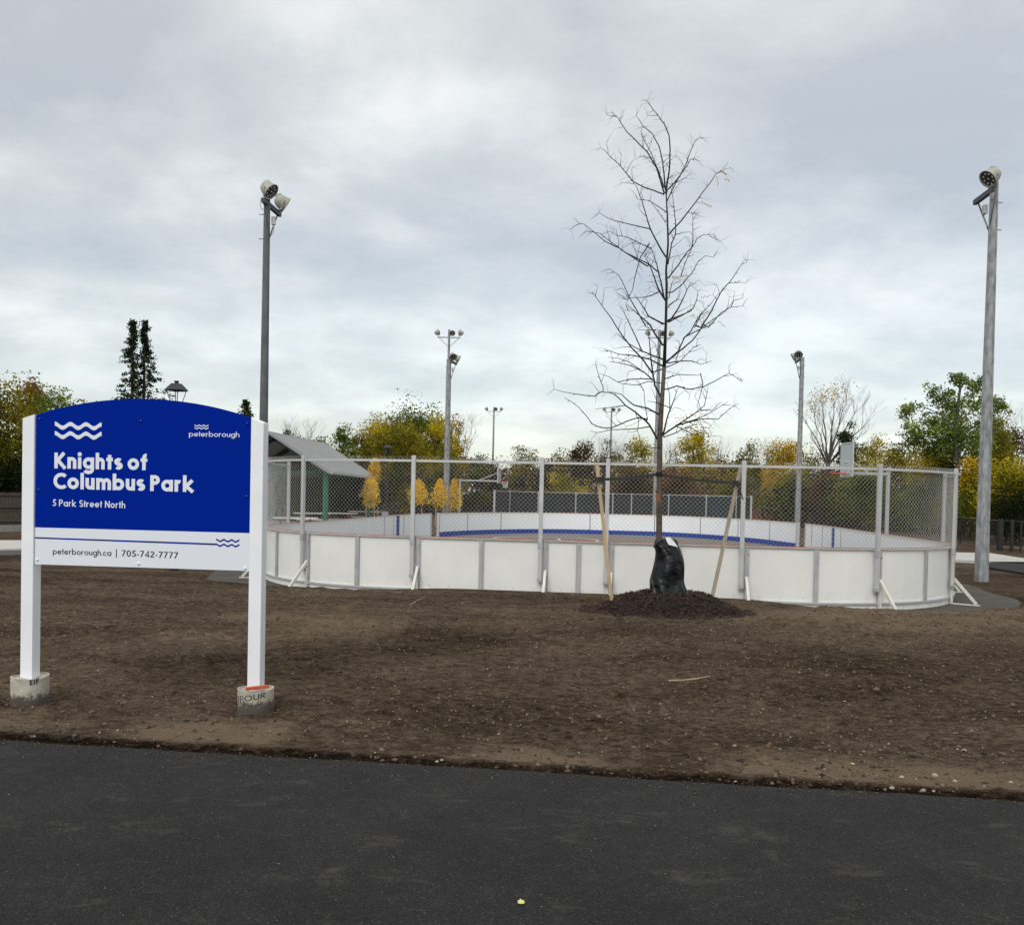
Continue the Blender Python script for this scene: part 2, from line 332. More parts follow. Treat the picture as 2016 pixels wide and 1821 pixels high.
_os = np.concatenate([[0], np.cumsum(np.hypot(np.diff(_oa), np.diff(_ob)))])
ST1 = RW-RR; ST2 = ST1+RR*math.pi/2; ST3 = ST2+RL-RR-RB2; STOT = float(_os[-1]); ST4 = STOT-(RW-RR2)
def rink(s, off=0.0, z=0.0):
    """point on the outline at arc length s from the near end's middle; outward normal; tangent"""
    sg = 1 if s >= 0 else -1; q = min(abs(s), STOT)
    a = float(np.interp(q, _os, _oa)); b = float(np.interp(q, _os, _ob)); q1 = min(q+.03, STOT); q0 = max(q1-.06, 0)
    ta = float(np.interp(q1, _os, _oa)-np.interp(q0, _os, _oa)); tb = float(np.interp(q1, _os, _ob)-np.interp(q0, _os, _ob)); l = math.hypot(ta, tb)
    na, nb = tb/l, -ta/l
    n = ru*(na*sg)+rv*nb
    p = Vector((RCX, RCY, 0))+ru*(a*sg)+rv*b+n*off; p.z = z
    tg = Vector((-n.y, n.x, 0))
    return p, n, tg
def local_ab(x, y):
    dx_ = x-RCX; dy_ = y-RCY
    return dx_*ru.x+dy_*ru.y, dx_*rv.x+dy_*rv.y
def rink_sd(x, y):
    """signed distance to the outline (numpy)"""
    a, b = local_ab(x, y); a = np.abs(a)
    R = np.where(b < RL/2, RR, RR2)
    qx = a-(RW-R); qy = np.abs(b-RL/2)-(RL/2-R)
    return np.sqrt(np.maximum(qx, 0)**2+np.maximum(qy, 0)**2)+np.minimum(np.maximum(qx, qy), 0)-R

# ------------------------------------------------------------------ ground
EDGE0, EDGES = 5.07, -0.1207                 # asphalt's far edge: y = EDGE0 + EDGES*x
def zbase(x, y):
    d = (y-(EDGE0+EDGES*x))/math.sqrt(1+EDGES**2)
    xs = [-50, -.05, .08, .45, 1.2, 2.5, 4.5, 6.5, 8.2, 9.6, 10.6, 12, 15, 60, 1000]
    zs = [-.10, -.05, .015, .018, .002, .035, .045, .02, -.04, -.105, -.155, -.25, -.37, -.42, -.42]
    z = np.interp(d, xs, zs)
    a, b = local_ab(x, y); sd_ = rink_sd(x, y)
    front = sstep(-6.8, -2.2, a)*(1-sstep(2.6, 5.6, a))*(b < 3)
    keep = 1-sstep(1.1, 1.5, sd_)
    z = z*(1-keep*(1-front))+(ZPAD-.05)*keep*(1-front)
    z = np.where(sd_ < -.03, ZPAD-.06, z)
    return z, d
def zground(x, y):
    x = np.atleast_1d(np.asarray(x, float)); y = np.atleast_1d(np.asarray(y, float))
    z, d = zbase(x, y)
    sd_ = rink_sd(x, y)
    amp = sstep(-.1, .6, d)*sstep(0, .7, sd_)
    z = z+amp*(.055*fbm(x*.33, y*.5, 3, 5)+.016*fbm(x*1.6, y*4.5, 3, 11)+.048*fbm(x*4.5, y*10, 5, 23)*(.45+.55*sstep(-.2, .3, fbm(x*.8, y*.8, 2, 31))))
    for fx_, fy_ in ((-3.55, 6.4), (-1.84, 6.24)):
        z = z-.05*np.exp(-((x-fx_)**2+(y-fy_)**2)/.045)+.02*np.exp(-((x-fx_)**2+(y-fy_)**2-.16)**2/.01)
    lip = sstep(-.25, .1, d)*(1-sstep(.1, .5, d)); z = z+lip*.012*fbm(x*5, y*5, 3, 41)
    return z
def edge_wobble(x): return .035*fbm(x*1.3, x*0, 3, 77)+.012*fbm(x*9, x*0, 2, 78)
def grow(a, b, s0, k):
    r = [a]; s = s0
    while r[-1] < b: r.append(r[-1]+s); s *= k
    return r
gx = np.array([-v for v in grow(8.5, 900, .12, 1.16)][::-1]+list(np.arange(-8.45, 10.5, .034))+grow(10.5, 900, .12, 1.16))
gy = np.array([-60, -30, -10, 0, 3, 4.0]+list(np.arange(4.2, 9.5, .027))+list(np.arange(9.5, 16.6, .05))+grow(16.6, 1500, .09, 1.07))
GX, GY = np.meshgrid(gx, gy)
GZ = zground(GX.ravel(), GY.ravel())
nx, ny = len(gx), len(gy)
ii = (np.arange(ny-1)[:, None]*nx+np.arange(nx-1)[None, :]).ravel()
fc = np.stack([ii, ii+1, ii+nx+1, ii+nx], 1)
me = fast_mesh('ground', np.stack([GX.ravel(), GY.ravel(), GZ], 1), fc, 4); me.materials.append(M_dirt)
me.polygons.foreach_set('use_smooth', np.ones(len(fc), bool))
_x, _y = GX.ravel(), GY.ravel(); _d = (_y-(EDGE0+EDGES*_x))
dry = 1.7*sstep(.06, .16, _d)*(1-sstep(.25, .8, _d))*sstep(-.15, .2, fbm(_x*1.1, _y*.7, 3, 55))-1.7*sstep(-.2, .0, _d)*(1-sstep(.03, .12, _d))
dry += 1.0*np.exp(-((_y-9.9-.25*fbm(_x*.5, _x*0, 2, 8))/.9)**2)*sstep(-.3, .3, fbm(_x*.5, _y*.6, 2, 12))*(_x < -1.2)+.9*sstep(8.6, 11, _y)*(1-sstep(14, 18, _y))*sstep(1.5, 4.5, _x)+.9*fbm(_x*.28, _y*.5, 3, 71)
at_ = me.attributes.new('dry', 'FLOAT', 'POINT'); at_.data.foreach_set('value', dry.astype(np.float32))
g = bpy.data.objects.new('ground', me); link(g); tag(g, kind='structure')
def gz(x, y): return float(zground(x, y)[0])
# asphalt path in front
xs = np.concatenate([np.linspace(-70, -8, 20), np.linspace(-7.5, 7.5, 260), np.linspace(8, 70, 20)])
wob = edge_wobble(xs); pv = []; pf = []
for i, x in enumerate(xs):
    yy = EDGE0+EDGES*x-.03+wob[i]
    for yv, zv in ((yy+.02, -.05), (yy, 0.0), (-7, 0.0)): pv.append((x, yv, zv))
for i in range(len(xs)-1):
    for k in range(2): pf.append((i*3+k, i*3+k+1, (i+1)*3+k+1, (i+1)*3+k))
b = MB(); b.add(pv, [f[::-1] for f in pf]); o = b.build('asphalt_path', M_asph); tag(o, kind='structure')
# rink pad and floor
pad = [tuple(rink(s, 1.35+.12*math.sin(s*1.7))[0][:2]) for s in np.linspace(-STOT, STOT, 160)[:-1]]
b = MB(); n = len(pad); b.add([(p[0], p[1], ZPAD) for p in pad]+[(p[0], p[1], ZPAD-.12) for p in pad], [tuple(range(n))]+[(i, n+i, n+(i+1) % n, (i+1) % n) for i in range(n)])
tag(b.build('rink_pad', M_pad), kind='structure')
fl = [tuple(rink(s, -.03)[0][:2]) for s in np.linspace(-STOT, STOT, 120)[:-1]]
b = MB(); b.prism(fl, ZPAD+.004, ZFL); tag(b.build('rink_floor', M_floor), kind='structure')
# face-off circle and hash mark
cc = atz(1075, 1061.5, ZFL+.004); b = MB(); vs = []; fs = []
for k in range(72):
    a = 2*math.pi*k/72
    for r in (2.1, 2.2): vs.append((cc.x+r*math.cos(a), cc.y+r*math.sin(a), ZFL+.004))
for k in range(72): fs.append((2*k, 2*k+1, (2*k+3) % 144, (2*k+2) % 144))
b.add(vs, fs); b.box((cc.x+.55, cc.y-.4, ZFL+.004), (.12, 2.2, .003)); tag(b.build('court_marking', M_paintw), kind='structure')
# far paths: left and right of the rink
def sheet(name, pts, m, z, thick=.03):
    P_ = [atz(px, py, z) for px, py in pts]; b = MB(); b.prism([(p.x, p.y) for p in P_], z-thick, z)
    o = b.build(name, m); tag(o, kind='structure'); return o
zf = -.33
sheet('concrete_path', [(-160, 1084), (60, 1080), (200, 1072), (200, 1066), (60, 1063), (-160, 1064)], M_conc, zf+.06, .12)
sheet('side_asphalt', [(-200, 1098), (60, 1091.5), (240, 1082), (240, 1074), (60, 1080), (-160, 1084)], M_pad, zf+.02, .1)
sheet('concrete_path', [(1876, 1102), (1940, 1105), (2240, 1108), (2200, 1110), (2060, 1104.5), (2000, 1096.5), (1950, 1088.5), (1876, 1087)][::1], M_conc, zf+.06, .12)
sheet('side_asphalt', [(1925, 1112), (1950, 1117), (2240, 1163), (2240, 1109), (1940, 1105.2)], M_asph, zf+.02, .1)
# low concrete kerb wall at far left
p0 = atz(-150, 1049, -.36); p1 = atz(190, 1044, -.36)
w_ = empty('retaining_kerb', p0, 'low grey concrete kerb wall in front of the dark wooden fence at far left', 'kerb')
b = MB(); b.bar(p0+Vector((0, 0, .13)), p1+Vector((0, 0, .13)), .26, .25); b.build('kerb', M_concd, w_)

# ------------------------------------------------------------------ stones and crumbs on the soil
rng = np.random.default_rng(7)
def scatter_stones(name, n, xr, yr, smin, smax, m, dens=None, power=2.5, seed=1, flat=.6):
    r = np.random.default_rng(seed)
    x = r.uniform(*xr, n); y = yr[0]+(yr[1]-yr[0])*r.random(n)**1.6
    z, d = zbase(x, y); ok = (d > .03) & (rink_sd(x, y) > .08)
    if dens is not None: ok &= dens(x, y, d, r)
    x = x[ok]; y = y[ok]; n = len(x); z = zground(x, y)
    s = smin+(smax-smin)*r.random(n)**power
    base = np.array([(1, 0, 0), (0, 1, 0), (-1, 0, 0), (0, -1, 0), (0, 0, 1), (0, 0, -1)], float)
    V = base[None]*(s[:, None, None]*r.uniform(.55, 1.3, (n, 6, 1)))
    V[:, :, 2] *= flat
    a = r.uniform(0, 6.28, n); c, q = np.cos(a)[:, None], np.sin(a)[:, None]
    X = V[:, :, 0]*c-V[:, :, 1]*q*.7+x[:, None]; Y = V[:, :, 0]*q+V[:, :, 1]*c*.7+y[:, None]; Z = V[:, :, 2]+z[:, None]+s[:, None]*.15
    fcs = np.array([(0, 1, 4), (1, 2, 4), (2, 3, 4), (3, 0, 4), (1, 0, 5), (2, 1, 5), (3, 2, 5), (0, 3, 5)])
    me = fast_mesh(name, np.stack([X, Y, Z], 2).reshape(-1, 3), (fcs[None]+np.arange(n)[:, None, None]*6).reshape(-1, 3), 3)
    me.materials.append(m); o = bpy.data.objects.new(name, me); link(o); tag(o, kind='stuff'); return o
def rnd_mat(name, c1, c2):
    m = bpy.data.materials.new(name); m.use_nodes = True; t = m.node_tree; p = t.nodes['Principled BSDF']; p.inputs['Roughness'].default_value = .9
    g_ = N(t, 'ShaderNodeNewGeometry'); r = N(t, 'ShaderNodeValToRGB'); t.links.new(g_.outputs['Random Per Island'], r.inputs[0])
    r.color_ramp.elements[0].color = (*c1, 1); r.color_ramp.elements[1].color = (*c2, 1); t.links.new(r.outputs[0], p.inputs['Base Color']); return m
M_peb = rnd_mat('pebbles', (.06, .045, .032), (.32, .275, .22))
M_clod = rnd_mat('soil_clods', (.016, .010, .006), (.150, .102, .065))
tag(scatter_stones('pebbles', 16000, (-8, 10), (4.8, 15.5), .004, .015, M_peb, lambda x, y, d, r: r.random(len(x)) < .30+1.3*np.clip(fbm(x*.6, y*.9, 3, 90), 0, 1), seed=3), 'pale pebbles strewn over the bare topsoil', 'pebbles')
tag(scatter_stones('soil_crumbs', 56000, (-8, 10), (4.8, 15.0), .005, .027, M_clod, lambda x, y, d, r: r.random(len(x)) < .35+1.2*np.clip(fbm(x*1.1, y*1.6, 3, 91), 0, 1), seed=4, power=3), 'dark crumbs and clods of topsoil', 'soil')

def grit(name, n, m, smin, smax, seed, near_edge, label):
    r = np.random.default_rng(seed); x = r.uniform(-5.5, 6.5, n)
    dd = r.exponential(.10, n) if near_edge else r.uniform(.02, 3.6, n)
    y = EDGE0+EDGES*x-.02-dd; s_ = smin+(smax-smin)*r.random(n)**3; base = np.array([(1, 0, 0), (0, 1, 0), (-1, 0, 0), (0, -1, 0), (0, 0, 1), (0, 0, -.6)], float)
    V = base[None]*(s_[:, None, None]*r.uniform(.55, 1.3, (n, 6, 1))); V[:, :, 2] *= .7
    P = V+np.stack([x, y, np.full(n, .0)+s_*.35], 1)[:, None, :]
    fcs = np.array([(0, 1, 4), (1, 2, 4), (2, 3, 4), (3, 0, 4), (1, 0, 5), (2, 1, 5), (3, 2, 5), (0, 3, 5)])
    me = fast_mesh(name, P.reshape(-1, 3), (fcs[None]+np.arange(n)[:, None, None]*6).reshape(-1, 3), 3); me.materials.append(m); o = bpy.data.objects.new(name, me); link(o); tag(o, label, kind='stuff')
grit('spilled_soil', 3000, M_clod, .002, .009, 21, True, 'soil crumbs spilled over the edge of the asphalt path')
grit('path_grit', 1500, M_peb, .0015, .0055, 22, False, 'loose grit scattered on the asphalt path')
tag(scatter_stones('soil_clods', 900, (-7, 9), (5.0, 14.5), .012, .042, M_clod, None, seed=8, power=2.5, flat=.5), 'larger loose clods of topsoil', 'soil')
# ------------------------------------------------------------------ stroke lettering (geometric sans)
def arc(cx, cy, r, a0, a1, ry=None, n=14):
    ry = r if ry is None else ry
    return [(cx+r*math.cos(R_(a0+(a1-a0)*i/n)), cy+ry*math.sin(R_(a0+(a1-a0)*i/n))) for i in range(n+1)]
def glyph(ch, w, xh, asc=1.04):
    h = w/2; r = (xh-w)/2; c = r+h; cy = xh/2; D = -.30; bw = 2*r+w; L = []; top = 1.0
    sn = xh*.80; ra = (sn-w)/2; X2 = h+2*ra
    if ch == 'o': L = [arc(c, cy, r, 0, 360, n=28)]; adv = bw
    elif ch == 'c': L = [arc(c, cy, r, 48, 312, n=22)]; adv = c+r*.72+h*.4
    elif ch == 'e': L = [[(h+.02, cy-.02), (h+2*r, cy-.02)], arc(c, cy, r, -2, 318, n=26)]; adv = bw
    elif ch == 'a': L = [arc(c, cy, r, 0, 360, n=28), [(h+2*r, 0), (h+2*r, xh)]]; adv = bw
    elif ch == 'b': L = [[(h, 0), (h, asc)], arc(c, cy, r, 0, 360, n=28)]; adv = bw
    elif ch == 'p': L = [[(h, D), (h, xh)], arc(c, cy, r, 0, 360, n=28)]; adv = bw
    elif ch == 'g': L = [arc(c, cy, r, 0, 360, n=28), [(h+2*r, xh)]+[(h+2*r, .0)]+arc(c, D+h+r*.75-.02, r, 0, -155, ry=r*.75)[1:]]; adv = bw
    elif ch in 'nh': L = [[(h, 0), (h, asc if ch == 'h' else xh)], arc(h+ra, xh-h-ra, ra, 180, 0)+[(X2, 0)]]; adv = X2+h
    elif ch == 'm': L = [[(h, 0), (h, xh)], arc(h+ra, xh-h-ra, ra, 180, 0)+[(X2, 0)], arc(X2+ra, xh-h-ra, ra, 180, 0)+[(X2+2*ra, 0)]]; adv = X2+2*ra+h
    elif ch == 'u': L = [[(X2, xh), (X2, 0)], [(h, xh)]+arc(h+ra, h+ra, ra, 180, 360)]; adv = X2+h
    elif ch == 'r': L = [[(h, 0), (h, xh)], arc(h+ra*.9, xh-h-ra, ra, 180, 62)]; adv = h+ra*1.35+h*.6
    elif ch == 'i': L = [[(h, 0), (h, xh)], ('dot', h, .925 if w > .2 else .90, h*1.22)]; adv = w
    elif ch == 'l': L = [[(h, 0), (h, asc)]]; adv = w
    elif ch == 't': L = [[(w*.95, 0), (w*.95, .92)], [(0, xh-h*.9), (w*1.9, xh-h*.9)]]; adv = w*1.9
    elif ch == 'f': L = [[(w*.95, 0), (w*.95, asc-h-.14)]+arc(w*.95+.14, asc-h-.14, .14, 180, 80)[1:], [(0, xh-h*.9), (w*1.9, xh-h*.9)]]; adv = w*1.9
    elif ch == 's':
        k = (xh-w)/4; L = [arc(k*1.25+h, xh-h-k, k*1.25, 40, 270, ry=k)+arc(k*1.25+h, h+k, k*1.25, 90, -140, ry=k)[1:]]; adv = 2*k*1.25+w
    elif ch == 'k': L = [[(h, 0), (h, asc)], [(h, xh*.36), (xh*.80, xh*1.0)], [(w*.8, xh*.52), (xh*.86, 0)]]; adv = xh*.86+h
    elif ch == 'K': L = [[(h, 0), (h, 1)], [(h, .40), (.64, 1.0)], [(w*.8, .58), (.72, 0)]]; adv = .76 if w > .2 else .70
    elif ch == 'C': q = .5-h+.015; L = [arc(q+h, .5, q, 48, 312, n=26)]; adv = q*1.72+h
    elif ch == 'O': q = .5-h+.01; L = [arc(q+h, .5, q, 0, 360, n=32)]; adv = 2*q+w
    elif ch == 'P': q = (.60-w)/2; L = [[(h, 0), (h, 1)], [(h, 1-h), (.30, 1-h)]+arc(.30, 1-h-q, q*1.02, 90, -90, ry=q)+[(h, 1-h-2*q)]]; adv = .30+q+h
    elif ch == 'R': q = (.56-w)/2; L = [[(h, 0), (h, 1)], [(h, 1-h), (.30, 1-h)]+arc(.30, 1-h-q, q*1.02, 90, -90, ry=q)+[(h, 1-h-2*q)], [(.28, .46), (.56, 0)]]; adv = .62
    elif ch == 'N': L = [[(h, 0), (h, 1)], [(h, 1-h*.3), (.72-h, h*.3)], [(.72-h, 0), (.72-h, 1)]]; adv = .72
    elif ch == 'S': k = (1-w)/4; L = [arc(k+h, 1-h-k, k, 35, 270)+arc(k+h, h+k, k*1.08, 90, -145, ry=k)[1:]]; adv = 2*k+w
    elif ch == 'U': q = .27; L = [[(h, 1), (h, q+h)]+arc(h+q, h+q, q, 180, 360)[1:]+[(h+2*q, 1)]]; adv = 2*q+w
    elif ch == 'Y': L = [[(.32, 0), (.32, .45)], [(.32, .45), (h*.6, 1)], [(.32, .45), (.64-h*.6, 1)]]; adv = .64
    elif ch == 'E': L = [[(h, 0), (h, 1)], [(h, 1-h), (.5, 1-h)], [(h, .5), (.46, .5)], [(h, h), (.5, h)]]; adv = .5
    elif ch == 'I': L = [[(h, 0), (h, 1)]]; adv = w
    elif ch == 'F': L = [[(h, 0), (h, 1)], [(h, 1-h), (.5, 1-h)], [(h, .5), (.46, .5)]]; adv = .5
    elif ch == '0': L = [arc(.27, .5, .27-h, 0, 360, ry=.5-h, n=28)]; adv = .54
    elif ch == '5': L = [[(.50, 1-h), (.17, 1-h), (.11, .60)]+arc(.22, .315, .245-h*.3, 125, -150, ry=.31-h)[1:]]; adv = .50
    elif ch == '7': L = [[(0, 1-h), (.50, 1-h)], [(.455, 1-w*.4), (.14, 0)]]; adv = .52
    elif ch == '4': L = [[(.40, 0), (.40, .97), (.06, .26)], [(.02, .26), (.54, .26)]]; adv = .54
    elif ch == '2': L = [arc(.25, .74, .25-h, 170, -25, ry=.26-h)+[(.07, h)], [(.03, h), (.50, h)]]; adv = .52
    elif ch == '.': L = [('dot', h, h*1.1, h*1.2)]; adv = w
    elif ch == '-': L = [[(.02, .36), (.26, .36)]]; adv = .28
    elif ch == '|': L = [[(.16, -.28), (.16, 1.06)]]; adv = .32
    else: adv = .30
    return L, adv
def strip(poly, w):
    n = len(poly); closed = n > 3 and abs(poly[0][0]-poly[-1][0])+abs(poly[0][1]-poly[-1][1]) < 1e-6; out_ = []
    for i, p in enumerate(poly):
        a = poly[i-1] if i else (poly[-2] if closed else None); c = poly[i+1] if i < n-1 else (poly[1] if closed else None)
        ds = []
        for q0, q1 in ((a, p), (p, c)):
            if q0 is None or q1 is None: continue
            l = math.hypot(q1[0]-q0[0], q1[1]-q0[1]); 
            if l > 1e-9: ds.append(((q1[0]-q0[0])/l, (q1[1]-q0[1])/l))
        tx = sum(d[0] for d in ds); ty = sum(d[1] for d in ds); l = math.hypot(tx, ty); tx /= l; ty /= l
        k = 1.0
        if len(ds) == 2: k = 1/max(.5, tx*ds[0][0]+ty*ds[0][1])
        out_.append(((p[0]-ty*w/2*k, p[1]+tx*w/2*k), (p[0]+ty*w/2*k, p[1]-tx*w/2*k)))
    return out_
def text_strips(txt, w, xh, track=.10, space=.30, serif=0):
    x = 0; S_ = []
    for i, ch in enumerate(txt):
        if ch == ' ': x += space; continue
        L, adv = glyph(ch, w, xh)
        for pl in L:
            if pl[0] == 'dot':
                _, dx_, dy_, dr_ = pl; c_ = arc(dx_+x, dy_, dr_, 90, 270, n=10); d_ = arc(dx_+x, dy_, dr_, 90, -90, n=10); S_.append(list(zip(c_, d_))); continue
            S_.append([((a[0]+x, a[1]), (b_[0]+x, b_[1])) for a, b_ in strip(pl, w)])
        if i < serif:
            if ch in 'prn': S_.append([((x-w*.5, (-.30 if ch == 'p' else 0)+.05), (x-w*.5, (-.30 if ch == 'p' else 0))), ((x+w*1.6, (-.30 if ch == 'p' else 0)+.05), (x+w*1.6, (-.30 if ch == 'p' else 0)))])
            if ch in 'prn': S_.append([((x-w*.6, xh), (x-w*.6, xh-.06)), ((x+w*.4, xh), (x+w*.4, xh-.06))])
        x += adv+track
    return S_, x-track
def strips_mesh(name, S_, fn, m, parent, bump=1.5e-4):
    b = MB()
    for k, st in enumerate(S_):
        vs = []; 
        for a, c in st: vs += [fn(a[0], a[1], (k % 5)*bump), fn(c[0], c[1], (k % 5)*bump)]
        b.add(vs, [(2*i, 2*i+1, 2*i+3, 2*i+2) for i in range(len(st)-1)])
    return b.build(name, m, parent)

# ------------------------------------------------------------------ park sign
def cp(x, y): return ((80+x/3.6)*.80640, (960+y/3.6)*.80640)
PL = at(*cp(24, 840), 6.36); PR = at(*cp(1911, 895), 6.20)
su = Vector((PR.x-PL.x, PR.y-PL.y, 0)); SWD = su.length; su.normalize(); sn = Vector((su.y, -su.x, 0))   # sn faces the camera
SO = Vector((PL.x, PL.y, 0))
def on_panel(x, y):
    d = ray(*cp(x, y)); c0 = Vector((0, 0, EYE)); t = (SO-c0).dot(sn)/d.dot(sn); p = c0+d*t
    return (p-SO).dot(su), p.z
sign = empty('park_sign', (SO+su*SWD/2).to_tuple(), 'blue and white park name sign with arched top on two white square posts', 'sign')
zb = (on_panel(15, 1495)[1]+on_panel(1898, 1568)[1])/2; zc = (on_panel(33, 185)[1]+on_panel(1925, 225)[1])/2
zm = (on_panel(18, 1170)[1]+on_panel(1906, 1237)[1])/2; rise = on_panel(930, 50)[1]-zc
def arch(n=48): return [(SWD*i/n, zc+rise*(1-((i/n-.5)*2)**2*(1-.06*(1-((i/n-.5)*2)**2)))) for i in range(n+1)]
def fp(u, z, o=0.0): return SO+su*u+sn*o+Vector((0, 0, z))
def slab(b, poly, o0, o1):
    n = len(poly); vs = [fp(u, z, o1) for u, z in poly]+[fp(u, z, o0) for u, z in poly]
    b.add(vs, [tuple(range(n)), tuple(range(2*n-1, n-1, -1))]+[((i+1) % n, i, n+i, n+(i+1) % n) for i in range(n)])
b = MB(); slab(b, [(0, zm), (SWD, zm)]+arch()[::-1], -.012, 0); blue = b.build('blue_panel', M_sblue, sign)
b = MB(); slab(b, [(0, zb), (SWD, zb), (SWD, zm-.0005), (0, zm-.0005)], -.012, 0); wh = b.build('white_panel', M_swhite, sign)
def place_text(name, txt, x0, yb0, x1, yb1, capy, w, xh, m, parent, track=.10, space=.3, serif=0, dz=.0012):
    u0, z0 = on_panel(x0, yb0); u1, z1 = on_panel(x1, yb1); zt = on_panel(x0, capy)[1]; H_ = zt-z0
    S_, wd = text_strips(txt, w, xh, track, space, serif); kx = (u1-u0)/wd
    print('text', txt, round(kx/H_, 3))
    strips_mesh(name, S_, lambda x, y, o: fp(u0+x*kx, z0+(z1-z0)*(x/wd)+y*H_, dz+o), m, parent)
place_text('lettering', 'Knights of', 190, 660, 1006, 677, 522, .224, .735, M_slett, blue, .10, .22)
place_text('lettering', 'Columbus Park', 182, 838, 1424, 869, 700, .224, .735, M_slett, blue, .10, .22)
place_text('lettering', '5 Park Street North', 177, 991, 813, 1010, 932, .15, .68, M_slett, blue, .12, .34)
place_text('lettering', 'peterborough', 1374, 379, 1816, 386, 334, .12, .66, M_slett, blue, .09, serif=6)
place_text('lettering', 'peterborough.ca', 176, 1413, 690, 1429, 1360, .135, .66, M_sblk, wh, .10)
place_text('lettering', '|', 726, 1428, 744, 1428, 1372, .14, .6, M_sblk, wh)
place_text('lettering', '705-742-7777', 780, 1432, 1278, 1452, 1377, .135, .60, M_sblk, wh, .10)
def waves(name, x0, x1, ya, yb, mid, amp, th, m, parent, per=3):
    """two rows of wavy band; ya/yb: baseline shift at both ends in crop pixels"""
    b = MB(); n = 60; r = 0
    for my in mid:
        vs = []
        for i in range(n+1):
            f_ = i/n; x = x0+(x1-x0)*f_; c_ = math.cos(2*math.pi*per*f_); y = my+ya+(yb-ya)*f_-amp*c_
            ua, za = on_panel(x, y-th/2); ub, zb_ = on_panel(x, y+th/2)
            vs += [fp(ub, zb_, .0014+r*1e-4), fp(ua, za, .0014+r*1e-4)]
        b.add(vs, [(2*i, 2*i+2, 2*i+3, 2*i+1) for i in range(n)]); r += 1
    b.build(name, m, parent)
waves('wave_emblem', 195, 606, 0, 8, (285, 367), 17, 36, M_slett, blue)
waves('wave_emblem', 1422, 1545, 0, 2, (285, 308), 5, 9, M_slett, blue)
waves('wave_emblem', 1612, 1817, 0, 7, (1292, 1333), 7.5, 15, M_sblue, wh)
b = MB(); a0 = on_panel(17, 1263); a1 = on_panel(1614, 1320); c0 = on_panel(17, 1276); c1 = on_panel(1614, 1335)
b.add([fp(max(0, c0[0]), c0[1], .001), fp(c1[0], c1[1], .001), fp(a1[0], a1[1], .001), fp(max(0, a0[0]), a0[1], .001)], [(0, 1, 2, 3)]); b.build('blue_rule', M_sblue, wh)
for k, (x, y) in enumerate(((63, 227), (952, 245), (1888, 267), (55, 848), (1880, 907), (42, 1463), (932, 1498), (1868, 1538))):
    u_, z_ = on_panel(x, y); b = MB(); b.lathe([(.0105, 0), (.0105, .004), (.007, .009), (.001, .0105)], 12, fp(u_, z_), (su, Vector((0, 0, 1)), sn)); b.build('bolt', M_white if k > 4 else M_bblue, blue if k < 5 else wh, smooth=True)
PWD = .094
postx = []
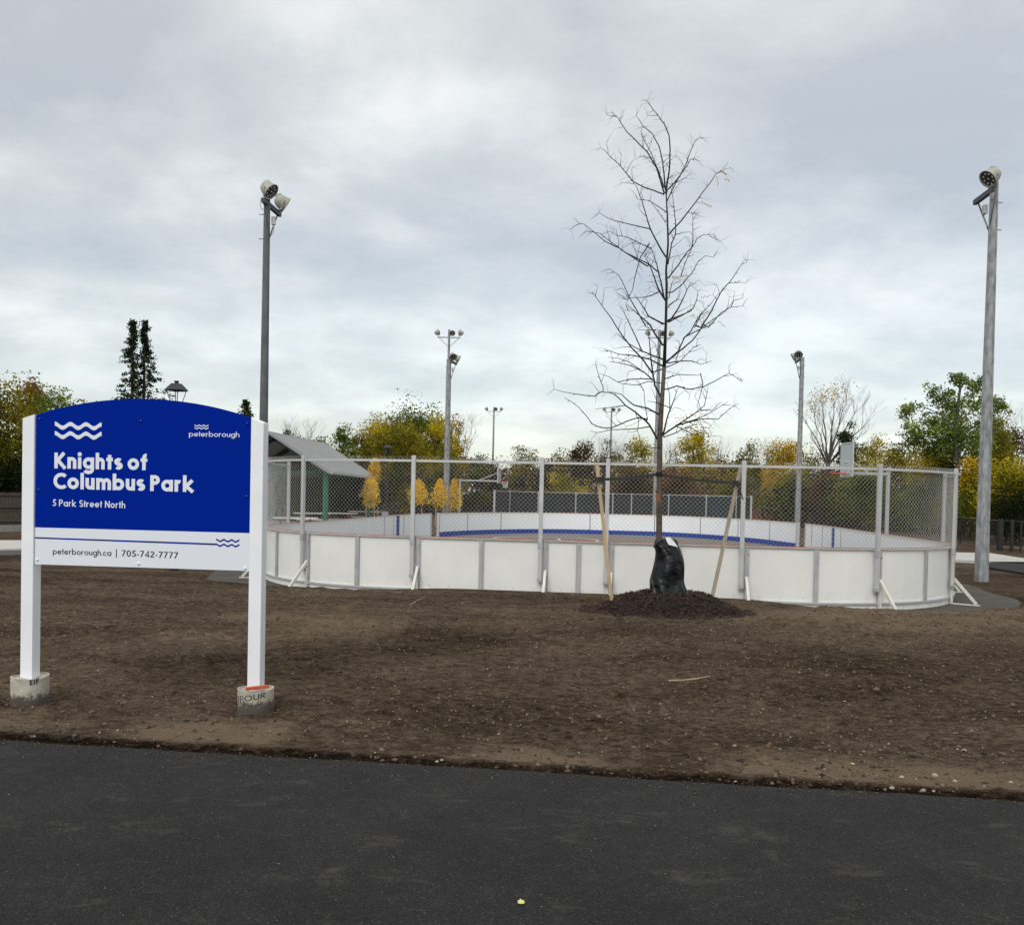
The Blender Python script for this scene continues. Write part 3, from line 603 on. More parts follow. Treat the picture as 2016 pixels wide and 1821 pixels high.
for k, (uc, ytop_o, ytop_i, gpx) in enumerate(((-PWD/2-.004, -.030, -.002, (60, 1330)), (SWD+PWD/2+.004, -.038, -.004, (502, 1352)))):
    b = MB(); zi = zc+.004; zo = zc+ytop_o+.004
    u0, u1 = uc-PWD/2, uc+PWD/2
    prof = [(u0, -.3), (u1, -.3), (u1, zi if k == 0 else zo), (u0, zo if k == 0 else zi)]
    slab(b, prof, -.080, .014); post = b.build('post', M_white, sign, bevel=.004)
    pc = fp(uc, 0, -.033); g0 = gz(pc.x, pc.y); ztop = at(*gpx, pc.y)[2]-.010
    if k == 0: ztop = at(56, 1330, pc.y)[2]
    rad = .128; n = 40; b = MB(); vs = []; prof2 = [(rad*.985, g0-.3), (rad, g0+.02), (rad, ztop), (rad-.010, ztop), (rad-.014, ztop-.012), (.001, ztop-.010)]
    b2 = MB(); b2.lathe(prof2, n, (pc.x, pc.y, 0))
    for i_, (x_, y_, z_) in enumerate(b2.v):
        if z_ > ztop-.02: a_ = math.atan2(y_-pc.y, x_-pc.x); b2.v[i_] = (x_, y_, z_+.006*math.sin(a_*2+k))
    m2 = M_tubec.copy(); m2.name = 'cardboard_form_stained'; t = m2.node_tree; p = t.nodes['Principled BSDF']
    # soil splashed up the lower half, spiral seam
    tcn = N(t, 'ShaderNodeTexCoord'); sp = N(t, 'ShaderNodeSeparateXYZ'); t.links.new(tcn.outputs['Object'], sp.inputs[0])
    n_ = N(t, 'ShaderNodeTexNoise', i_Scale=26.0, i_Detail=8.0, i_Roughness=.8); mp_ = N(t, 'ShaderNodeMapping'); mp_.inputs['Scale'].default_value = (1, 1, 1.1); t.links.new(tcn.outputs['Object'], mp_.inputs[0]); t.links.new(mp_.outputs[0], n_.inputs['Vector'])
    zl = g0-sign.location.z
    mr = N(t, 'ShaderNodeMapRange', i_1=zl+.0, i_2=zl+.19, i_3=.95, i_4=.22); t.links.new(sp.outputs[2], mr.inputs[0])
    sb = N(t, 'ShaderNodeMath', operation='SUBTRACT'); t.links.new(mr.outputs[0], sb.inputs[0]); t.links.new(n_.outputs[0], sb.inputs[1])
    mr2 = N(t, 'ShaderNodeMapRange', i_1=-.06, i_2=.10, i_3=0.0, i_4=.9); t.links.new(sb.outputs[0], mr2.inputs[0])
    mc = N(t, 'ShaderNodeMix', data_type='RGBA'); mc.inputs[7].default_value = (.040, .029, .020, 1)
    src = p.inputs['Base Color'].links[0].from_socket; t.links.new(mr2.outputs[0], mc.inputs[0]); t.links.new(src, mc.inputs[6]); t.links.new(mc.outputs[2], p.inputs['Base Color'])
    ft = b2.build('footing', m2, sign, smooth=True); ft.modifiers.new('es', 'EDGE_SPLIT')
    hgt = .040; S_, wd = text_strips('YPOUR' if k else 'EIF', .13 if k else .2, .6, .16)
    a0 = (R_(-150) if k else R_(-62)); sc = hgt*(1.42 if k else 1.0)
    def bend(x, y, o, pc=pc, rad=rad, a0=a0, ztop=ztop, k=k, sc=sc, hgt=hgt):
        a_ = a0+x*sc/rad; zz = ztop-(.082 if k else .045)+y*hgt+(x*.0095 if k else x*.004); return (pc.x+(rad+.0012+o)*math.cos(a_), pc.y+(rad+.0012+o)*math.sin(a_), zz)
    strips_mesh('printing', S_, bend, M_print, ft)
    # mud ring at the foot
    if k == 1:
        a = at(489, 1358, pc.y-.12); 
        sh = empty('wooden_shim', (pc.x+.05, pc.y-.10, ztop+.01), 'small orange painted wooden strip lying on the concrete footing beside the right sign post', 'shim')
        b = MB(); A = Vector((pc.x-.042, pc.y-.105, ztop+.018)); B = Vector((pc.x+.105, pc.y-.045, ztop+.026)); b.bar(A, B, .026, .022); b.build('strip', M_orange, sh, bevel=.001)
    postx.append(pc)

# ------------------------------------------------------------------ rink boards
boards = empty('rink_boards', (RCX, RCY, ZPAD), 'oval of white hockey boards with metal posts behind the young tree', 'rink boards')
def find_s(px, sgn, lo, hi):
    best = (1e9, 0)
    for s in np.linspace(lo, hi, 1500):
        p = rink(sgn*s, 0, ZTOP)[0]; x = px_of(p)[0]
        if abs(x-px) < best[0]: best = (abs(x-px), s)
    return best[1]
gapL = (find_s(848.5, -1, ST2+4, ST4), find_s(864.5, -1, ST2+4, ST4)); gapR = (find_s(1569.6, 1, ST2+4, ST4), find_s(1587, 1, ST2+4, ST4))
blL = find_s(783, -1, ST2, gapL[0]); blR = find_s(1642, 1, ST2, min(gapR))
gapL = tuple(sorted(gapL)); gapR = tuple(sorted(gapR))
if gapL[1]-gapL[0] > 4: gapL = (gapL[0], gapL[0]+2)
print('gaps', gapL, gapR, 'blue', blL, blR, 'ST', ST1, ST2, ST3, ST4, STOT)
SO1 = S0+.10
seams = []
q = SO1+1.22; R_s = []
while q < gapR[0]-.6: R_s.append(q); q += 1.22
R_s.append(gapR[0]); q = gapR[1]; R_e = []
while q < STOT-.6: R_e.append(q); q += 1.22*2
R_e.append(STOT)
L_s = []; q = -SO1
while q < gapL[0]-.6: L_s.append(q); q += 1.22
L_s.append(gapL[0]); q = gapL[1]; L_e = []
while q < STOT-.6: L_e.append(q); q += 1.22*2
L_e.append(STOT)
runs = []
runs += [(R_s[i], R_s[i+1]) for i in range(len(R_s)-1)]+[(R_e[i], R_e[i+1]) for i in range(len(R_e)-1)]
runs += [(-L_s[i+1], -L_s[i]) for i in range(len(L_s)-1)]+[(-L_e[i+1], -L_e[i]) for i in range(len(L_e)-1)]
runs += [(SO1, SO1+.61), (SO1+.61, SO1+1.22)]
def wall(b, s0, s1, o0, o1, z0, z1, step=.4):
    n = max(1, int(math.ceil((s1-s0)/step))); vs = []
    for i in range(n+1):
        s = s0+(s1-s0)*i/n
        for o_, z_ in ((o0, z0), (o1, z0), (o1, z1), (o0, z1)): vs.append(rink(s, o_, z_)[0])
    fs = [(3, 2, 1, 0), (4*n, 4*n+1, 4*n+2, 4*n+3)]
    for i in range(n):
        for k in range(4): fs.append((4*i+k, 4*i+(k+1) % 4, 4*(i+1)+(k+1) % 4, 4*(i+1)+k))
    b.add(vs, fs)
for s0, s1 in runs:
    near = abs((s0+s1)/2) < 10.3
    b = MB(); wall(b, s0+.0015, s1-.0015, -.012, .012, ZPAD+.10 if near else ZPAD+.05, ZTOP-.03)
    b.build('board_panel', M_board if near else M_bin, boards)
    if not near:
        b = MB(); wall(b, s0+.004, s1-.004, .012, .05, ZPAD+.03, ZTOP-.03); b.build('board_frame', M_galv, boards)
# inner faces of the near panels show bluish white in daylight too: the same sheet seen from inside
b = MB()
for (a0, a1) in ((SO1-12.8, -(-SO1)), ): pass
def long_run(name, o0, o1, z0, z1, m, a=None, c=None, step=.4, kind=None):
    for (s0, s1) in (((-gapL[0], gapR[0]) if a is None else (a, c)),):
        b = MB(); wall(b, s0, s1, o0, o1, z0, z1, step); b.build(name, m, boards, kind=kind)
for (a, c) in ((-gapL[0], gapR[0]), (gapR[1], STOT), (-STOT, -gapL[1])):
    long_run('cap_rail', -.030, .036, ZTOP-.03, ZTOP, M_bwb, a, c)
    long_run('red_stripe', -.024, -.006, ZTOP+.001, ZTOP+.012, M_red, a, c)
    if a is not None and not (a < 0 < c): long_run('kick_plate', -.030, -.013, ZFL, ZFL+.20, M_blue, a, c)
long_run('base_rail', .012, .062, ZPAD+.115, ZPAD+.15, M_galvl, -13, 13)
long_run('base_skirt', .004, .030, ZPAD+.004, ZPAD+.112, M_board, -13, 13)
for s_, w_ in ((-blL, .36), (blR, .30)):
    b = MB(); wall(b, s_-w_/2, s_+w_/2, -.018, -.0125, ZFL+.2, ZTOP-.03); b.build('blue_line', M_blue, boards)
    b = MB(); wall(b, s_-w_/2, s_+w_/2, .013, .018, ZFL+.2, ZTOP-.03); b.build('blue_line', M_blue, boards)
for (s0, s1) in runs:
    if abs(s0) > ST3-2 and abs(s1) > ST3-2: 
        b = MB(); s_ = s0 if s0 > 0 else s1
        if min(abs(s_-gapR[0]), abs(s_-gapR[1]), abs(s_+gapL[0]), abs(s_+gapL[1])) < .1: continue
        wall(b, s_-.02, s_+.02, -.016, -.0125, ZFL+.2, ZTOP-.03); b.build('panel_joint', M_seam, boards)
# gate posts
for s_ in (gapR[0], gapR[1], -gapL[0], -gapL[1]):
    b = MB(); wall(b, s_-.05, s_+.05, -.03, .08, ZPAD, ZTOP+.01); b.build('gate_post', M_galvl, boards)
# outside posts of the near end
PS = [S0-4*2.44, S0-3*2.44, S0-2*2.44, S0-2.44, S0, S0+1.22, S0+3.66, S0+6.1, S0+8.54, S0+10.98]
main = [s+.10 for s in PS]
allp = [SO1+1.22+1.22*k for k in range(9)]+[SO1-1.22*k for k in range(9)]+[SO1+.61]
def rbox(b, s, o, z0, z1, w, d, ds=0):
    p, n_, t_ = rink(s, o); p = p+t_*ds; b.box((p.x, p.y, (z0+z1)/2), (w, d, z1-z0), (t_, n_, Vector((0, 0, 1))))
for s in allp:
    b = MB(); rbox(b, s, .045, ZPAD+.01 if any(abs(s-m_) < .02 for m_ in main) else ZPAD+.152, ZTOP-.035, .085, .012, 0)
    rbox(b, s, .030, ZPAD+.152, ZTOP-.04, .055, .03)
    b.build('board_post', M_galv, boards)
for s in main:
    near = True
    b = MB(); p, n_, t_ = rink(s, .055)
    top = Vector((p.x, p.y, ZPAD+.56)); foot = p+n_*.46; foot.z = ZPAD+.03
    b.bar(top, foot, .05, .05, up=t_)
    f2 = p+n_*.02; f2.z = ZPAD+.03
    b.bar(top, f2, .04, .04, up=n_)
    b.build('brace', M_bwb, boards)
    b = MB(); m_ = (foot+f2)/2; b.box((m_.x, m_.y, ZPAD+.012), (.07, .56, .018), (t_, n_, Vector((0, 0, 1)))); b.build('brace_foot', M_bwb, boards)
    b = MB()
    for z_ in (ZPAD+.45, ZTOP-.16, ZPAD+.22):
        pp, nn, tt = rink(s, .056); pp = pp+tt*.03; pp.z = z_; b.lathe([(.011, 0), (.009, .008), (.001, .009)], 8, pp, (tt, Vector((0, 0, 1)), nn))
    b.build('bolt', M_bolt, boards)
b = MB()
for (s0, s1) in runs:
    if abs(s0) > 12.6: continue
    for f_ in (.18, .5, .82):
        for z_, o_ in ((ZPAD+.22, .013), (ZPAD+.06, .031)):
            pp, nn, tt = rink(s0+(s1-s0)*f_, o_, z_); b.lathe([(.010, 0), (.007, .005), (.001, .006)], 6, pp, (tt, Vector((0, 0, 1)), nn))
b.build('screw', M_galv, boards, kind='stuff')

# ------------------------------------------------------------------ chain link fence on the boards
fence = empty('chain_link_fence', (RCX, RCY, ZTOP), 'tall chain link fence standing on the near end of the white rink boards', 'fence')
ZR = ZTOP+1.443
for s in PS:
    b = MB(); rbox(b, s, .10, ZPAD+.40, ZR+.10, .075, .055); b.build('fence_post', M_galvl, fence)
    b = MB(); rbox(b, s, .10, ZPAD+.36, ZPAD+.42, .095, .07); rbox(b, s+.05, .075, ZPAD+.385, ZPAD+.41, .10, .02); b.build('post_clamp', M_galv, fence)
    b = MB(); rbox(b, s, .10, ZTOP-.16, ZTOP-.03, .09, .068); b.build('post_clamp', M_galv, fence)
b = MB(); wall(b, PS[0], PS[-1], .062, .098, ZR-.022, ZR+.022, .35); 
o = b.build('top_rail', M_galvl, fence)
def link_mesh(s0, s1, z0, z1, pt, pitch=.083, wire=.0026):
    """zigzag wires interlocked; pt(s, off, z) -> Vector"""
    hw = pitch/2; n = int(round((s1-s0)/hw)); hw = (s1-s0)/n; m = int(round((z1-z0)/hw)); hz = (z1-z0)/m
    V = []; Fc = []; tri = [(math.cos(a), math.sin(a)) for a in (R_(90), R_(210), R_(330))]
    for k in range(n):
        base = len(V)
        for j in range(m+1):
            sx = s0+hw*(k+((j+k) % 2)); z = z0+hz*j; o_ = .003*(1 if (j % 2) else -1)
            p, n_, t_ = pt(sx, o_, z)
            for c_, d_ in tri: V.append(tuple(p+t_*(wire*1.25*c_)+n_*(wire*d_)))
        for j in range(m):
            q = base+j*3
            for i in range(3): Fc.append((q+i, q+(i+1) % 3, q+3+(i+1) % 3, q+3+i))
    return V, Fc
for i in range(len(PS)-1):
    V, Fc = link_mesh(PS[i]+.01, PS[i+1]-.01, ZTOP-.045, ZR+.088, lambda s, o_, z: rink(s, .052+o_, z))
    b = MB(); b.v = V; b.f = Fc; b.build('wire_mesh', M_wire, fence, kind='stuff')
# lacing wire along the cap
b = MB(); V = []
for s in np.arange(PS[0], PS[-1], .02):
    p, n_, t_ = rink(s, .048+.006*math.cos(s*150), ZTOP-.012+.014*math.sin(s*150)); V.append(p)
b.tube(V, .005, 4); b.build('lacing_wire', M_wire, fence)

# ------------------------------------------------------------------ floodlight poles
def head_mesh(parent, c, d, s=1.0):
    """floodlight at c aiming along d"""
    d = Vector(d).normalized(); X = d.cross(Vector((0, 0, 1))).normalized(); Y = X.cross(d)
    h = empty_part = None
    b = MB(); b.lathe([(.001, -.30*s), (.10*s, -.29*s), (.19*s, -.22*s), (.245*s, -.10*s), (.27*s, .03*s), (.30*s, .12*s), (.31*s, .16*s), (.285*s, .155*s), (.27*s, .10*s)], 20, c, (X, Y, d))
    hd = b.build('lamp_head', M_head, parent, smooth=True)
    b = MB(); b.lathe([(.27*s, .115*s), (.001, .10*s)], 20, c, (X, Y, d)); b.build('lens', M_lens, hd)
    b = MB()
    for k in range(9):
        a = 2*math.pi*k/8; r = .18*s if k < 8 else 0
        b.lathe([(.033*s, .122*s), (.001, .124*s)], 8, Vector(c)+X*(r*math.cos(a))+Y*(r*math.sin(a)), (X, Y, d))
    b.build('reflector', M_led, hd, kind='stuff')
    b = MB()
    for sg in (-1, 1): b.bar(Vector(c)+X*(.30*sg*s), Vector(c)+X*(.20*sg*s)-Vector((0, 0, .36*s))-d*.12*s, .045*s, .012)
    b.bar(Vector(c)+X*(.22*s)-Vector((0, 0, .355*s))-d*.12*s, Vector(c)-X*(.22*s)-Vector((0, 0, .355*s))-d*.12*s, .05*s, .03)
    for k in range(3): b.bar(Vector(c)-d*(.30-.05*k)*s+Y*.02, Vector(c)-d*(.30-.05*k)*s+Y*(.16+.05*k)*s, .012, .08*s)
    b.build('yoke', M_arm if s > 1.2 else M_galv, hd)
def rink_pole(pxb, D, pxt, ytop, w0, w1, arm_dir, arm_l, lat, heads, label, m, n=8):
    base = at(pxb, 1100, D); base.z = gz(base.x, base.y) if D < 30 else -.4
    zt = at(pxt, ytop, D).z
    p = empty('floodlight_pole', base, label, 'light pole', 'floodlight poles round the rink')
    b = MB(); bp = Vector(base); b.tube([bp-Vector((0, 0, .2)), Vector((bp.x, bp.y, bp.z+(zt-bp.z)*.5)), Vector((bp.x, bp.y, zt))], [w0/2, (w0*.45+w1*.55)/2, w1/2], n); b.build('pole', m, p)
    A = Vector(arm_dir).normalized(); T = Vector((bp.x, bp.y, zt-.14)); side = Vector((A.y, -A.x, 0))
    off = side*lat
    b = MB(); b.bar(T+off-A*arm_l[0], T+off+A*arm_l[1], .10, .13, up=(0, 0, 1))
    if abs(lat) > .1: b.bar(T, T+off, .08, .08, up=(0, 0, 1))
    b.build('cross_arm', M_arm, p)
    b = MB(); b.tube([T+off+A*arm_l[1]*.8-Vector((0, 0, .06)), T+off*.6+A*.1-Vector((0, 0, 1.05))], .022, 6); b.tube([T+off-A*.3, T+side*math.copysign(w1*.5, lat or 1)-Vector((0, 0, 1.0))], .010, 5); b.build('arm_brace', M_arm, p)
    b = MB(); q_ = side*math.copysign(w1*.5+.06, lat or 1)+A*.12; b.box(T+q_-Vector((0, 0, .45)), (.10, .10, .22)); b.tube([T+q_-Vector((0, 0, .52)), T+q_*1.1-Vector((0, 0, .7)), T+q_*.7-Vector((0, 0, .9))], .012, 5); b.build('junction_box', M_galv, p)
    b = MB(); e1 = T+off-A*arm_l[0]
    b.tube([e1+Vector((.12*math.cos(a)*A.x-.02, .12*math.cos(a)*A.y, -.12+.16*math.sin(a))) for a in np.linspace(0, 5.6, 12)], .007, 4)
    for z_ in (.45, 1.15): b.tube([Vector((bp.x, bp.y, zt-z_)), Vector((bp.x-.22*math.copysign(1, lat), bp.y, zt-z_))], .012, 5)
    b.build('cable_and_step', M_arm, p, kind='stuff')
    for along, hl, d in heads: head_mesh(p, T+off+A*along+side*hl+Vector((0, 0, .33)), d, .80)
    return p
rink_pole(515, 25.0, 530, 392, .30, .185, (.10, .995, 0), (.34, .98), .01, [(-.22, .12, (.75, -.15, -.64)), (.9, .10, (.75, .45, -.48))], 'dark tall floodlight pole with two lamp heads rising behind the park sign', M_pold)
rink_pole(1933, 22.3, 1957.5, 364, .355, .20, (.077, .997, 0), (.10, .95), -.06, [(-.05, -.05, (-.75, -.10, -.64))], 'thick galvanised floodlight pole at right edge standing in bare soil', M_polg)
rink_pole(876, 53.5, 884, 708, .42, .29, (.23, .97, 0), (.15, .95), .20, [(-.05, .05, (.35, -.70, -.60)), (.85, .10, (.85, .2, -.45))], 'galvanised floodlight pole behind the left gap in the far boards', M_polg)
rink_pole(1568, 50.0, 1580, 704, .34, .25, (.10, .99, 0), (.15, .9), -.18, [(-.05, -.05, (-.2, -.72, -.60)), (.8, -.08, (-.85, .2, -.45))], 'galvanised floodlight pole beside the right gap in the far boards', M_polg)
def court_pole(px, D, ytop, w0, w1, arm, label, hs=1.0):
    base = at(px[0], 1020, D); base.z = -.42; zt = at(px[1], ytop, D).z
    p = empty('court_floodlight', base, label, 'light pole', 'tall three headed floodlight poles beyond the rink')
    b = MB(); b.tube([base-Vector((0, 0, .2)), Vector((base.x, base.y, zt))], [w0/2, w1/2], 8); b.build('pole', M_polg, p)
    z = zt-.25*hs; c = Vector((base.x, base.y, z))
    b = MB(); b.bar(c-Vector((arm, 0, .35)), c+Vector((arm, 0, -.35)), .09, .09); b.build('cross_arm', M_galv, p)
    b = MB()
    for sg in (-1, 1): b.bar(c+Vector((arm*.85*sg, 0, -.4)), c+Vector((0, 0, -.35-arm*.85)), .05, .05)
    b.build('arm_brace', M_galv, p)
    for dx_, d in ((-arm, (-.35, .6, -.5)), (.25, (.1, -.8, -.5)), (arm, (.5, .6, -.5))): head_mesh(p, c+Vector((dx_, -.1, 0)), d, .72*hs)
    return p
court_pole((877, 882), 66, 649, .30, .17, .88, 'tall three headed floodlight pole rising just behind the left rink floodlight')
court_pole((1289, 1302), 66, 650, .42, .22, .88, 'tall three headed floodlight pole straight behind the bare young tree')
court_pole((968, 972.5), 118, 801, .34, .20, 1.0, 'slim three headed floodlight pole in open sky left of the bare tree', 1.1)
court_pole((1199, 1203), 118, 802, .34, .20, 1.0, 'slim three headed floodlight pole just left of the bare tree trunk', 1.1)

# ------------------------------------------------------------------ young staked tree
TD = 12.3
def c6(x, y): return ((1300+x/3.035)*.8064, (200+y/3.035)*.8064)
def c7(x, y): return ((1300+x/3.3117)*.8064, (700+y/3.3117)*.8064)
tb = at(1297.5, 1175, TD); tb.z = gz(tb.x, tb.y)+.12
ytree = empty('young_tree', tb, 'slender bare young tree with dark twigs, bagged at its foot and tied to two stakes', 'tree')
rt = random.Random(5)
trunk_px = [(1298, 1175), (1297.5, 1060), c7(1025, 1821), c7(1028, 1500), c7(1030, 1200), c7(1045, 950), c7(1065, 650), c7(1078, 300), c7(1085, 0), c6(990, 1400), c6(1005, 1200), c6(1000, 1000), c6(990, 820)]
tr_r = [.050, .044, .043, .040, .037, .032, .027, .023, .021, .018, .016, .013, .011]
TP = [at(x, y, TD) for x, y in trunk_px]
b = MB(); b.tube(TP[:7], tr_r[:7], 10); b.build('trunk', M_barkt, ytree, smooth=True)
b = MB(); b.tube(TP[6:], [r_*.85 if i_ else r_ for i_, r_ in enumerate(tr_r[6:])], 8); b.build('leader', M_bark, ytree, smooth=True)
b = MB(); b.tube([at(1297.3, 985, TD), at(1297.3, 973, TD)], .0435, 10); b.build('paint_mark', M_orangem, ytree)
b = MB()
for (x, y) in ((1289.5, 968), (1294, 1010), (1295, 1028), (1294, 880)): 
    p = at(x+3, y, TD-.035); b.lathe([(.015, 0), (.010, .014), (.001, .016)], 7, p, (Vector((1, 0, 0)), Vector((0, 0, 1)), Vector((0, -1, 0))))
b.build('branch_scar', M_bark, ytree)
BR = [  # (frame, points, start radius)
 (6, [(990, 800), (1015, 640), (1020, 500), (1010, 400), (975, 310), (930, 250), (865, 170), (850, 140)], 8),
 (6, [(985, 800), (965, 600), (940, 480), (890, 390), (820, 330), (790, 280), (770, 255)], 7),
 (6, [(975, 820), (920, 640), (850, 520), (760, 430), (700, 370), (650, 300), (635, 265), (600, 250)], 7),
 (6, [(975, 780), (935, 660), (880, 530), (830, 440), (808, 390), (805, 345)], 5),
 (6, [(975, 835), (900, 805), (820, 780), (740, 735), (650, 620), (580, 560), (540, 515), (505, 490)], 6),
 (6, [(990, 1300), (940, 1220), (870, 1085), (845, 1000), (810, 880), (770, 780), (740, 735)], 8),
 (6, [(870, 1090), (710, 1055), (560, 1012), (495, 970)], 5),
 (6, [(1000, 800), (1060, 740), (1110, 670), (1140, 600), (1170, 520), (1205, 440), (1240, 410)], 6),
 (6, [(1000, 880), (1040, 790), (1090, 700), (1140, 630), (1170, 580), (1200, 565)], 5),
 (6, [(1010, 1130), (1100, 1030), (1180, 930), (1260, 820), (1330, 730), (1360, 680), (1410, 665)], 7),
 (6, [(1005, 1350), (1030, 1200), (1060, 1130), (1060, 1060), (1045, 900), (1025, 760)], 6),
 (6, [(1010, 1450), (1080, 1360), (1140, 1270), (1185, 1225), (1190, 1100), (1185, 980)], 7),
 (6, [(1185, 1225), (1150, 1300), (1110, 1400), (1100, 1440)], 4),
 (6, [(1185, 1225), (1220, 1160), (1260, 1135), (1340, 1130)], 3),
 (6, [(1060, 1135), (1110, 1118), (1170, 1112)], 3),
 (6, [(1035, 1560), (1100, 1510), (1180, 1420), (1230, 1330), (1280, 1290), (1340, 1300)], 5),
 (6, [(985, 1620), (930, 1530), (890, 1410), (860, 1340), (830, 1290)], 10),
 (6, [(975, 1600), (950, 1480), (920, 1350), (880, 1235)], 9),
 (6, [(880, 1235), (800, 1200), (700, 1150), (630, 1140), (570, 1108)], 4),
 (6, [(935, 1410), (850, 1345), (700, 1270), (600, 1200), (500, 1125), (400, 1100)], 6),
 (6, [(850, 1365), (740, 1300), (640, 1230), (540, 1185), (450, 1110), (380, 1055), (340, 1048)], 6),
 (6, [(945, 1555), (880, 1585), (830, 1598), (740, 1600), (685, 1608)], 5),
 (6, [(690, 1650), (740, 1540), (770, 1400), (800, 1300), (865, 1200)], 5),
 (6, [(565, 1385), (640, 1430), (690, 1530), (720, 1600), (800, 1740), (840, 1810)], 5),
 (6, [(820, 1720), (900, 1760), (970, 1790)], 6),
 (6, [(1010, 1780), (1080, 1680), (1130, 1580), (1170, 1490)], 9),
 (6, [(1010, 1780), (1110, 1730), (1190, 1680), (1220, 1610), (1225, 1550)], 7),
 (6, [(1010, 1600), (1030, 1500), (1050, 1460)], 4),
 (6, [(1005, 1670), (1050, 1630), (1085, 1610)], 3),
 (6, [(1200, 1821), (1240, 1740), (1275, 1690)], 4),
 (6, [(1250, 1821), (1330, 1690), (1400, 1550), (1480, 1460), (1530, 1380), (1570, 1320)], 7),
 (6, [(1300, 1821), (1400, 1710), (1470, 1670), (1560, 1660)], 5),
 (6, [(1470, 1670), (1490, 1620), (1560, 1600)], 3),
 (6, [(990, 965), (920, 920), (870, 880), (780, 870)], 4),
 (6, [(985, 1040), (930, 960), (870, 880)], 3),
 (7, [(1010, 1230), (940, 1110), (830, 1010), (750, 960), (700, 900), (640, 860), (560, 850), (525, 860)], 10),
 (7, [(560, 850), (500, 885), (420, 880), (340, 865), (250, 850), (175, 828)], 5),
 (7, [(570, 850), (570, 810), (540, 730), (515, 640), (505, 625)], 4),
 (7, [(1020, 1030), (930, 985), (820, 960), (760, 910), (720, 870), (610, 845)], 9),
 (7, [(930, 1070), (850, 1060), (760, 1090), (640, 1140), (560, 1140), (480, 1110), (440, 1050), (380, 980), (300, 920), (255, 895)], 6),
 (7, [(960, 1130), (830, 1150), (650, 1155), (520, 1180), (465, 1165)], 5),
 (7, [(750, 960), (640, 975), (510, 990)], 4),
 (7, [(830, 1010), (860, 1080), (850, 1160), (870, 1240), (885, 1280)], 3),
 (7, [(1045, 910), (990, 800), (970, 690), (950, 500), (930, 300)], 11),
 (7, [(970, 700), (900, 600), (800, 490), (720, 390), (640, 260), (560, 150), (510, 80), (480, 35)], 8),
 (7, [(965, 750), (900, 690), (800, 640), (700, 615), (620, 605)], 7),
 (7, [(870, 670), (780, 610), (690, 580), (610, 570)], 4),
 (7, [(970, 750), (880, 745), (780, 750), (690, 770), (620, 730), (540, 700)], 5),
 (7, [(1040, 780), (940, 765), (850, 795), (720, 785), (690, 770)], 4),
 (7, [(850, 750), (900, 840), (910, 950), (930, 1070)], 3),
 (7, [(1050, 640), (950, 590), (830, 560), (700, 545), (570, 505)], 8),
 (7, [(1030, 580), (880, 520), (780, 460), (690, 390)], 8),
 (7, [(890, 530), (830, 400), (790, 310), (740, 210), (705, 160)], 6),
 (7, [(1050, 470), (1000, 400), (950, 310), (850, 220), (760, 140)], 11),
 (7, [(1050, 300), (940, 240), (880, 140), (820, 60)], 10),
 (7, [(1000, 350), (930, 350), (850, 350)], 4),
 (7, [(985, 690), (1080, 655), (1200, 600), (1300, 490), (1350, 470)], 5),
 (7, [(940, 520), (990, 475), (1030, 560)], 4),
 (7, [(1085, 610), (1180, 520), (1230, 410), (1340, 350), (1430, 310), (1480, 290)], 9),
 (7, [(1090, 600), (1190, 520), (1290, 440), (1370, 330), (1470, 260), (1560, 200), (1620, 120)], 8),
 (7, [(1220, 420), (1280, 360), (1340, 250), (1390, 190), (1450, 130), (1500, 60)], 6),
 (7, [(1095, 620), (1200, 600), (1290, 600), (1360, 630), (1450, 600)], 6),
 (7, [(1090, 740), (1170, 710), (1260, 715), (1360, 715)], 5),
 (7, [(1085, 830), (1170, 800), (1260, 830), (1380, 810), (1500, 750), (1590, 700), (1650, 735), (1700, 755)], 6),
 (7, [(1360, 700), (1380, 790), (1350, 900), (1330, 970)], 4),
 (7, [(1055, 1200), (1100, 1020), (1140, 930), (1180, 810)], 9),
 (7, [(1055, 1200), (1180, 1110), (1290, 1040), (1390, 960), (1420, 810)], 8),
 (7, [(1055, 1200), (1170, 1120), (1300, 1080), (1440, 1020), (1580, 930)], 7),
 (7, [(1200, 1110), (1370, 1070), (1500, 1070), (1590, 990), (1670, 945)], 6),
 (7, [(1370, 1000), (1450, 1000), (1530, 930)], 4),
 (7, [(1060, 1215), (1160, 1180), (1250, 1130), (1360, 1110)], 5),
 (7, [(1110, 980), (1010, 940), (930, 925)], 5),
 (7, [(1170, 1130), (1230, 1160), (1310, 1200), (1380, 1160)], 4),
 (7, [(1360, 1110), (1390, 1160), (1430, 1210)], 3),
 (7, [(1100, 270), (1180, 240), (1280, 200), (1330, 110)], 7),
 (7, [(1110, 990), (1110, 870), (1085, 780)], 4),
 (7, [(1100, 150), (1140, 120), (1180, 100)], 3),
 (7, [(870, 1280), (900, 1290), (990, 1310)], 2),
]
tips = []; built = [(x, y, TD) for i_ in range(len(trunk_px)-1) for x, y in [(trunk_px[i_][0]+(trunk_px[i_+1][0]-trunk_px[i_][0])*j_/12, trunk_px[i_][1]+(trunk_px[i_+1][1]-trunk_px[i_][1])*j_/12) for j_ in range(12)]]
